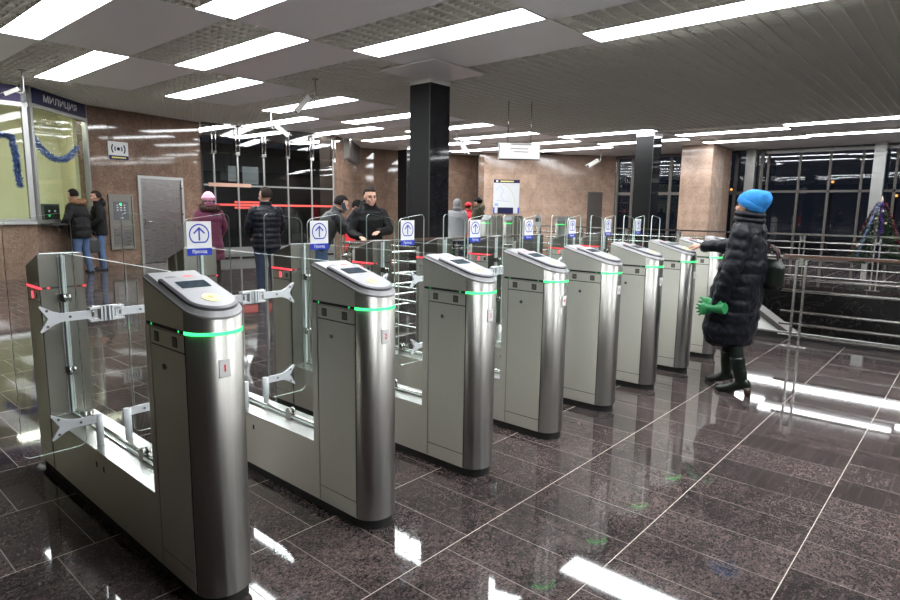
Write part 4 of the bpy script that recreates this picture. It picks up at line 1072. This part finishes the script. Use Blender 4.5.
def person(label, loc, face_deg, h=1.75, lean=0.0, arms=None, legs=None, head_turn=0.0, head_nod=0.0, jacket=M_BLKJ, hem=0.8, puff=None,
           trousers=M_JEANS, shoes=M_SHOE, hair=M_HAIRD, hat=None, hood=None, fur=None, collar=True, stout=1.0, face=False, voxel=0.011, wrinkle=0.006, skirt=0.0, gloves=None, hood_up=None):
    """face_deg: compass angle the person faces, 0 = +y, positive = towards +x"""
    k = h / 1.75
    t = thing('person', label, 'person', loc, -math.radians(face_deg))
    sw = stout
    hipz = 0.93
    L = Matrix.Translation((0, 0, hipz)) @ Matrix.Rotation(-lean, 4, 'X') @ Matrix.Translation((0, 0, -hipz))
    SC = Matrix.Scale(k, 4)
    T = SC @ L
    sh = [Vector((s * 0.172 * (0.8 + 0.2 * sw), -0.01, 1.41)) for s in (-1, 1)]
    arms = arms or [((-0.25, -0.03, 1.14), (-0.25, 0.06, 0.9)), ((0.25, -0.03, 1.14), (0.25, 0.06, 0.9))]
    legs = legs or [((-0.1, 0.0, 0.5), (-0.11, -0.03, 0.09)), ((0.1, 0.0, 0.5), (0.11, -0.03, 0.09))]
    Mh = SC @ L @ Matrix.Translation((0, 0.025, 1.626)) @ Matrix.Scale(1.06, 4) @ Matrix.Rotation(-head_turn, 4, 'Z') @ Matrix.Rotation(-head_nod, 4, 'X')
    # --- the body, one continuous skin
    mb = MB()
    torso(mb, [(0.84, 0.14, 0.09, 0), (0.95, 0.155, 0.1, 0), (1.1, 0.13, 0.09, 0), (1.3, 0.15, 0.1, 0), (1.4, 0.14, 0.075, -0.005), (1.47, 0.07, 0.055, -0.005)], M_SKIN, T)
    tube_rings(mb, [T @ Vector((0, -0.01, 1.44)), Mh @ Vector((0, -0.02, -0.05))], [0.055 * k, 0.05 * k], M_SKIN, 14, None, False)
    head(mb, Mh, M_SKIN)
    for i, s in enumerate((-1, 1)):
        e, w_ = [SC @ Vector(p) for p in arms[i]]
        tube_rings(mb, [T @ sh[i], e, w_], [0.05 * k, 0.042 * k, 0.027 * k], M_SKIN)
        d = (w_ - e).normalized(); bk = Vector((s, 0.25, 0.15)) if abs(d.z) > 0.5 else Vector((0, 0, 1))
        hand(mb, w_ + d * 0.01, d, bk, (1 if s < 0 else -1) if abs(d.z) <= 0.5 else (1 if s < 0 else -1), M_SKIN, 1.0 * k, 0.5)
        kn, an = [SC @ Vector(p) for p in legs[i]]
        tube_rings(mb, [SC @ Vector((s * 0.09, 0, 0.9)), kn, an], [0.075 * k, 0.052 * k, 0.036 * k], M_SKIN)
    remeshed(mb, 'body', t, min(voxel, 0.009), 1)
    # --- trousers
    mb = MB()
    torso(mb, [(0.8, 0.155 * sw, 0.115 * sw, 0), (0.92, 0.17 * sw, 0.125 * sw, 0), (1.02, 0.16 * sw, 0.115 * sw, 0)], trousers, SC)
    for i, s in enumerate((-1, 1)):
        kn, an = [SC @ Vector(p) for p in legs[i]]
        tube_rings(mb, [SC @ Vector((s * 0.088 * sw, 0, 0.86)), kn, an - Vector((0, 0, 0.045))], [0.098 * k * sw, 0.074 * k, 0.062 * k], trousers)
    remeshed(mb, 'trousers', t, voxel, 2, 0.005, 12)
    for i, s in enumerate((-1, 1)):
        kn, an = [SC @ Vector(p) for p in legs[i]]
        gz = an.z - 0.09 * k
        mb = MB()
        rg = []
        for y, hw, z1 in ((-0.085, 0.025, 0.05), (-0.07, 0.036, 0.075), (-0.02, 0.038, 0.1), (0.04, 0.04, 0.085), (0.11, 0.046, 0.06), (0.17, 0.036, 0.045), (0.19, 0.018, 0.03)):
            rg.append(mb.ring([Vector((an.x + s * 0.12 * (y + 0.02) + hw * math.cos(2 * PI * j / 12), an.y + y, gz + max(0.0, z1 * 0.5 + z1 * 0.5 * math.sin(2 * PI * j / 12)))) for j in range(12)]))
        mb.skin(rg, shoes); mb.build('shoe', t)
    # --- jacket or coat
    mb = MB()
    sl = []
    if hem < 0.7:
        sl += [(hem, (0.2 + skirt) * sw, (0.16 + skirt) * sw, 0), ((hem + 0.9) / 2, (0.2 + skirt * 0.6) * sw, (0.16 + skirt * 0.6) * sw, 0)]
    else: sl += [(hem, 0.19 * sw, 0.145 * sw, 0)]
    sl += [(0.98, 0.192 * sw, 0.148 * sw, 0), (1.12, 0.185 * sw, 0.142 * sw, 0), (1.3, 0.205 * sw, 0.145 * sw, -0.005), (1.4, 0.19 * sw, 0.115 * sw, -0.01), (1.455, 0.12 * sw, 0.085, -0.01)]
    if collar: sl += [(1.49, 0.09, 0.085, -0.005), (1.545, 0.088, 0.086, -0.005)]
    torso(mb, sl, jacket, T, 32, puff)
    for i, s in enumerate((-1, 1)):
        e, w_ = [SC @ Vector(p) for p in arms[i]]
        tube_rings(mb, [T @ sh[i], e, w_], [0.076 * k * (0.5 + 0.5 * sw), 0.066 * k * (0.5 + 0.5 * sw), 0.052 * k], jacket, 16, None, True, puff)
    if hood: 
        mb.ball((0, -0.1, 1.5), (0.125, 0.075, 0.1), hood if False else jacket, T, 18); mb.ball((0, -0.06, 1.47), (0.14, 0.09, 0.06), jacket, T, 18)
    remeshed(mb, 'coat' if hem < 0.7 else 'jacket', t, voxel, 2, wrinkle, 13)
    if hood and hood is not jacket:
        mb = MB(); mb.ball((0, -0.115, 1.49), (0.13, 0.075, 0.11), hood, T, 18); mb.build('hood', t)
    if fur:
        fur_ring(t, [T @ Vector((0.145 * math.cos(a), -0.05 + 0.13 * math.sin(a), 1.5 + 0.02 * math.sin(a))) for a in [PI * (-1.12 + 1.24 * j / 12) for j in range(13)]], 0.062, fur)
    if hood_up:
        mb = MB()
        def f(v): return v * 0.82 if (v.y > 0.05 and v.z < 0.08) else v
        mb.ball((0, -0.02, 0.02), (0.112, 0.125, 0.135), hood_up, Mh, 26, f); mb.ball((0, -0.06, -0.1), (0.13, 0.1, 0.07), hood_up, Mh, 18); mb.build('hood', t)
    if hair and not hood_up: hair_cap(t, Mh, hair)
    if hat: hat_cap(t, Mh, hat, 0.02, 1.0, 1.3 if hat is M_PINK else 1.08)
    if face: face_parts(t, Mh)
    return t, T, Mh

# man in the fur-hooded parka and his companion at the booth counter
person('man in black parka with brown fur hood and jeans leaning at the police booth counter', (4.66, 14.86, 0), -42, 1.82, 0.1, arms=[((-0.33, 0.04, 1.14), (-0.3, 0.2, 0.98)), ((0.27, -0.03, 1.14), (0.25, 0.1, 0.92))],
       legs=[((-0.1, 0.02, 0.5), (-0.11, -0.02, 0.09)), ((0.11, -0.03, 0.5), (0.13, -0.1, 0.09))], jacket=M_BLKJ, hem=0.74, puff=(0.14, 0.06), trousers=M_JEANS, fur=M_FURB, stout=1.26, head_turn=0.2)
manb, Tb, Mhb = person('man in black hooded jacket and jeans standing in profile by the wall terminal', (5.22, 15.33, 0), -75, 1.8, 0.03, arms=[((-0.26, 0.0, 1.14), (-0.2, 0.18, 0.98)), ((0.27, 0.02, 1.14), (0.22, 0.16, 0.9))],
       jacket=M_BLKJ, hem=0.78, hood=M_BLKJ, trousers=M_JEANS, hair=M_HAIRB, stout=1.06, face=True)
# black bag between the two
t = thing('shoulder_bag', 'black bag held between the two men at the police booth', 'bag', (4.98, 15.08, 0.42), math.radians(30))
mb = MB(); torso(mb, [(0.0, 0.15, 0.05, 0), (0.04, 0.17, 0.065, 0), (0.28, 0.16, 0.06, 0), (0.34, 0.13, 0.04, 0)], M_BLK); mb.build('bag_body', t)
mb = MB(); mb.tube([(-0.1, 0, 0.32), (-0.08, 0, 0.44), (0, 0, 0.5), (0.08, 0, 0.44), (0.1, 0, 0.32)], 0.012, M_BLK, 8); mb.build('handle', t)
person('woman in plum quilted coat with fur hood and pink fluffy hat, seen from behind', (5.55, 10.8, 0), 8, 1.72, 0.0, jacket=M_LILAC, hem=0.52, puff=(0.12, 0.05), trousers=M_DKTR, fur=M_FURD, hat=M_PINK, hood=M_LILAC, stout=1.12, skirt=0.03, 
       arms=[((-0.29, 0.02, 1.14), (-0.24, 0.16, 0.95)), ((0.29, 0.02, 1.14), (0.25, 0.16, 0.95))])
person('man in dark navy puffer jacket standing with his back to the turnstiles', (5.42, 8.7, 0), 18, 1.8, 0.0, jacket=M_BLKP, hem=0.8, puff=(0.085, 0.09), trousers=M_JEAND, hair=M_HAIRB, stout=1.14, head_turn=-0.5, face=True,
       arms=[((-0.265, 0.02, 1.16), (-0.2, 0.2, 1.0)), ((0.265, 0.02, 1.16), (0.2, 0.2, 1.0))])
# man bending forward with a phone at his ear
pm, Tp, Mp = person('man in dark grey leather jacket bending forward with a phone at his ear', (5.74, 7.74, 0), 118, 1.78, 0.5, jacket=M_GREYJ, hem=0.84, trousers=M_JEANS, hair=M_HAIRD, face=True, stout=1.08, head_nod=-0.2,
       arms=[((-0.3, 0.42, 1.1), (-0.16, 0.56, 1.38)), ((0.27, 0.5, 1.06), (0.16, 0.66, 1.3))], legs=[((-0.1, 0.02, 0.5), (-0.12, -0.1, 0.09)), ((0.1, 0.05, 0.5), (0.12, 0.02, 0.09))])
pb = MB(); pb.box(-0.006, 0.006, -0.03, 0.03, -0.065, 0.065, M_BLK); pb.box(0.006, 0.007, -0.026, 0.026, -0.055, 0.055, M_SCREEN)
rm = Matrix.Rotation(-math.radians(118), 4, 'Z'); pc = rm @ (Mp @ Vector((0.1, 0.02, -0.03))) + Vector((5.74, 7.74, 0))
tag(pb.build('mobile_phone', None, pc, (0.3, 0, -math.radians(118))), 'black mobile phone held to the ear of the man in grey leather jacket', 'phone')
person('person in a bright red jacket half hidden behind the man on the phone', (7.0, 8.42, 0), 100, 1.64, 0.1, jacket=M_REDC, hem=0.8, trousers=M_JEAND, hair=M_HAIRD)
person('young man in black hooded jacket facing the turnstiles, leaning on the railing', (5.87, 6.72, 0), 208, 1.79, 0.08, jacket=M_BLKJ, hem=0.78, hood=M_BLKJ, trousers=M_JEAND, hair=M_HAIRB, face=True, stout=1.0, head_turn=-0.12,
       arms=[((-0.27, 0.12, 1.16), (-0.06, 0.36, 1.15)), ((0.27, 0.06, 1.12), (0.2, 0.3, 1.08))], voxel=0.009)
# three people by the far turnstiles
person('person in pale grey coat with grey hood up, seen from behind beyond the railing', (12.6, 10.82, 0), 50, 1.76, 0.0, jacket=M_GREYC, hem=0.66, trousers=M_JEAND, hood_up=M_GREYK, stout=1.15, voxel=0.014)
person('person in red hat and red jacket between the grey hood and the black hat', (13.55, 11.22, 0), 100, 1.7, 0.0, jacket=M_REDC, hem=0.75, trousers=M_JEAND, hat=M_REDC, voxel=0.014)
person('man in olive jacket with pale hood and black knit hat by the far turnstiles', (13.58, 10.88, 0), -20, 1.84, 0.0, jacket=M_OLIVE, hem=0.78, hood=M_OLIVEH, trousers=M_JEAND, hat=M_BLKJ, stout=1.15, voxel=0.014)

# ------------------------------------------------------------------ the woman in the blue hat
W = thing('person', 'woman in blue knit hat and long black puffer coat reaching to a turnstile reader', 'person', (5.42, 1.5, 0), -math.radians(10))
def Mhead(c, yaw, nod): return Matrix.Translation(c) @ Matrix.Rotation(-yaw, 4, 'Z') @ Matrix.Rotation(-nod, 4, 'X')
MW = Mhead((0.0, -0.015, 1.565), 0.0, -0.05)
shL, shR = Vector((-0.175, -0.06, 1.36)), Vector((0.175, -0.03, 1.36))
eL, wL = Vector((-0.265, -0.05, 1.05)), Vector((-0.265, 0.05, 0.76))
eR, wR = Vector((0.25, 0.22, 1.215)), Vector((0.25, 0.5, 1.2))
kL, aL = Vector((-0.09, -0.03, 0.46)), Vector((-0.1, -0.12, 0.12))
kR, aR = Vector((0.08, 0.1, 0.46)), Vector((0.09, 0.1, 0.12))
mb = MB()
torso(mb, [(0.82, 0.14, 0.1, 0), (0.95, 0.15, 0.11, 0), (1.1, 0.12, 0.09, -0.01), (1.28, 0.14, 0.1, -0.03), (1.36, 0.13, 0.08, -0.04), (1.42, 0.06, 0.05, -0.04)], M_SKIN)
tube_rings(mb, [(0, -0.05, 1.38), MW @ Vector((0, -0.02, -0.05))], [0.05, 0.046], M_SKIN, 14, None, False)
head(mb, MW, M_SKIN)
tube_rings(mb, [shL, eL, wL], [0.046, 0.04, 0.026], M_SKIN); tube_rings(mb, [shR, eR, wR], [0.046, 0.038, 0.025], M_SKIN)
dL = (wL - eL).normalized()
hand(mb, wR + Vector((0, 0.012, 0)), Vector((0.05, 1, 0.02)), Vector((-0.35, 0.1, 1)), -1, M_SKIN, 0.94, 0.55)
tube_rings(mb, [(-0.085, 0, 0.88), kL, aL], [0.078, 0.05, 0.034], M_SKIN); tube_rings(mb, [(0.085, 0, 0.88), kR, aR], [0.078, 0.05, 0.034], M_SKIN)
remeshed(mb, 'body', W, 0.006, 1)
face_parts(W, MW)
# coat: quilted body with a rounded tulip hem, stand-up collar and sleeves
mb = MB()
torso(mb, [(0.385, 0.17, 0.14, 0.06), (0.42, 0.215, 0.18, 0.06), (0.52, 0.24, 0.2, 0.06), (0.68, 0.235, 0.2, 0.05), (0.85, 0.228, 0.192, 0.03), (1.05, 0.21, 0.172, -0.01), (1.22, 0.195, 0.138, -0.025), (1.34, 0.18, 0.115, -0.035), (1.4, 0.15, 0.108, -0.03), (1.44, 0.105, 0.1, -0.03), (1.5, 0.1, 0.1, -0.03)], M_COAT, None, 40, (0.105, 0.045))
tube_rings(mb, [shL, eL, wL], [0.088, 0.076, 0.058], M_COAT, 18, None, True, (0.085, 0.1))
tube_rings(mb, [shR, eR, wR - Vector((0, 0.02, 0))], [0.085, 0.07, 0.055], M_COAT, 18, None, True, (0.085, 0.1))
remeshed(mb, 'coat', W, 0.0075, 1, 0.011, 12)
mb = MB()
for z0, z1, r in ((1.43, 1.475, 0.108), (1.475, 1.52, 0.106)):
    rg = []
    for j in range(9):
        u = j / 8; rr = r + 0.012 * math.sin(PI * u)
        rg.append(mb.ring([Vector((rr * math.cos(2 * PI * q / 32), -0.03 + rr * 1.02 * math.sin(2 * PI * q / 32), z0 + (z1 - z0) * u + 0.012 * math.sin(2 * PI * q / 32))) for q in range(32)]))
    mb.skin(rg, M_COAT)
mb.build('collar', W)
# hat with a slouchy crown and a turned-up band
hm = MB()
Mt = MW @ Matrix.Translation((0, 0, 0.012)) @ Matrix.Rotation(0.46, 4, 'X')
def hf(v):
    k = max(0, v.z + 0.02) / 0.1
    v = Vector((v.x * 1.04, v.y * 1.06 - 0.036 * k * k, v.z * 1.12)); return v * (1 + 0.05 * noise.noise(v * 24) + 0.02 * noise.noise(v * 60)) if v.z > -0.04 else v * 0.8
hm.ball((0, -0.018, 0.034), (0.094, 0.112, 0.108), M_BLUEHAT, Mt, 36, hf)
rg = []
for z, r in ((-0.055, 0.98), (-0.048, 1.09), (0.0, 1.12), (0.012, 1.04)):
    rg.append(hm.ring([Mt @ Vector((0.09 * r * math.cos(2 * PI * q / 36), -0.018 + 0.108 * r * math.sin(2 * PI * q / 36), 0.034 + z)) for q in range(36)]))
hm.skin(rg, M_BLUEHAT)
hm.build('knit_hat', W)
# green glove on the hanging hand, with a flared cuff
mb = MB()
gd = Vector((0.02, 0.92, -0.1))
hand(mb, wL + gd * 0.03, gd, Vector((-1, 0.1, 0.15)), 1, M_GRNGLV, 0.95, 0.25, 0.4, 1.5)
tube_rings(mb, [wL - gd * 0.06, wL + gd * 0.07], [0.052, 0.032], M_GRNGLV, 14, None, False)
hand(mb, wL + gd * 0.05 + Vector((-0.02, 0.0, -0.035)), Vector((0.0, 0.95, -0.22)), Vector((-1, 0, 0.1)), 1, M_GRNGLV, 0.85, 0.2, 0.35, 1.45)
tube_rings(mb, [wL - gd * 0.05 + Vector((-0.03, -0.04, -0.03)), wL + gd * 0.08 + Vector((-0.02, 0, -0.03))], [0.048, 0.028], M_GRNGLV, 14, None, False)
remeshed(mb, 'gloves', W, 0.006, 1)
# tights and boots
mb = MB()
tube_rings(mb, [(-0.085, 0, 0.85), kL, aL], [0.088, 0.058, 0.045], M_GRNTIGHT); tube_rings(mb, [(0.085, 0, 0.85), kR, aR], [0.088, 0.058, 0.045], M_GRNTIGHT)
torso(mb, [(0.8, 0.16, 0.12, 0), (0.9, 0.165, 0.125, 0), (1.0, 0.15, 0.11, 0)], M_GRNTIGHT)
remeshed(mb, 'tights', W, 0.009, 1)
def boot(kn, an, out):
    mb = MB()
    top = an.lerp(kn, 0.55)
    tube_rings(mb, [top, an.lerp(kn, 0.28), an + Vector((0, -0.005, 0.02)), an + Vector((0, 0.0, -0.02))], [0.062, 0.056, 0.05, 0.045], M_GRNBOOT, 16, None, False, (0.05, 0.06))
    rg = []
    for y, hw, zb, zt_ in ((-0.075, 0.022, 0.065, 0.11), (-0.06, 0.034, 0.055, 0.14), (-0.01, 0.036, 0.045, 0.15), (0.04, 0.034, 0.02, 0.12), (0.09, 0.042, 0.004, 0.08), (0.14, 0.042, 0.0, 0.06), (0.185, 0.03, 0.003, 0.045), (0.205, 0.012, 0.01, 0.03)):
        rg.append(mb.ring([Vector((an.x + out * (y + 0.02) + hw * math.cos(2 * PI * j / 14), an.y + y, (zb + zt_) / 2 + (zt_ - zb) / 2 * math.sin(2 * PI * j / 14))) for j in range(14)]))
    mb.skin(rg, M_GRNBOOT)
    b = remeshed(mb, 'boot', W, 0.006, 1)
    mb = MB(); c = (an.x, an.y - 0.055)
    mb.tube([(c[0], c[1] - 0.01, 0.0), (c[0], c[1] - 0.006, 0.04), (c[0], c[1], 0.075)], [0.026, 0.026, 0.03], M_HEEL, 12); mb.build('heel', b)
boot(kL, aL, -0.1); boot(kR, aR, 0.1)
# shoulder bag hanging behind her
t = thing('handbag', 'dark green and wine leather shoulder bag on the back of the blue-hatted woman', 'bag', (5.56, 1.325, 0.88), math.radians(75))
t.scale = (0.85, 0.85, 0.85)
mb = MB(); torso(mb, [(0.0, 0.1, 0.04, 0), (0.05, 0.15, 0.07, 0), (0.2, 0.15, 0.065, 0), (0.3, 0.11, 0.04, 0)], M_BAG); mb.build('bag_body', t)
mb = MB(); mb.box(-0.13, 0.13, -0.072, -0.05, 0.02, 0.09, M_BAGT); mb.build('base_band', t)
for s in (-1, 1):
    mb = MB(); mb.tube([(-0.09, 0.02 * s, 0.28), (-0.07, 0.02 * s, 0.38), (0, 0.02 * s, 0.43), (0.07, 0.02 * s, 0.38), (0.09, 0.02 * s, 0.28)], 0.01, M_BAGT, 8); mb.build('handle', t)

# ------------------------------------------------------------------ camera, night outside, exposure
w = bpy.data.worlds.new('night'); S.world = w; w.use_nodes = True
bg = w.node_tree.nodes['Background']; bg.inputs[0].default_value = (0.02, 0.025, 0.04, 1); bg.inputs[1].default_value = 0.3
cd = bpy.data.cameras.new('camera'); cam = bpy.data.objects.new('camera', cd); COL.objects.link(cam)
pitch, roll, yaw = math.radians(8.48758), math.radians(0.81466), math.radians(48.79477)
F = Vector((math.sin(yaw) * math.cos(pitch), math.cos(yaw) * math.cos(pitch), -math.sin(pitch)))
R0 = Vector((math.cos(yaw), -math.sin(yaw), 0)); U0 = R0.cross(F)
R = R0 * math.cos(roll) + U0 * math.sin(roll); U = U0 * math.cos(roll) - R0 * math.sin(roll)
Mc = Matrix((R, U, -F)).transposed().to_4x4(); Mc.translation = Vector((0, 0, 1.5))
cam.matrix_world = Mc
cd.sensor_width = 36; cd.lens = 605.656 / 900 * 36; cd.clip_start = 0.05; cd.clip_end = 200
S.camera = cam
vs = S.view_settings; vs.view_transform = 'Standard'; vs.look = 'None'; vs.gamma = 1; vs.use_curve_mapping = False; vs.exposure = 1.47
cy = S.cycles
cy.max_bounces = 10; cy.diffuse_bounces = 4; cy.glossy_bounces = 5; cy.transmission_bounces = 6; cy.transparent_max_bounces = 32
cy.caustics_reflective = True; cy.caustics_refractive = False; cy.blur_glossy = 0.6; cy.sample_clamp_indirect = 8
cy.use_denoising = True
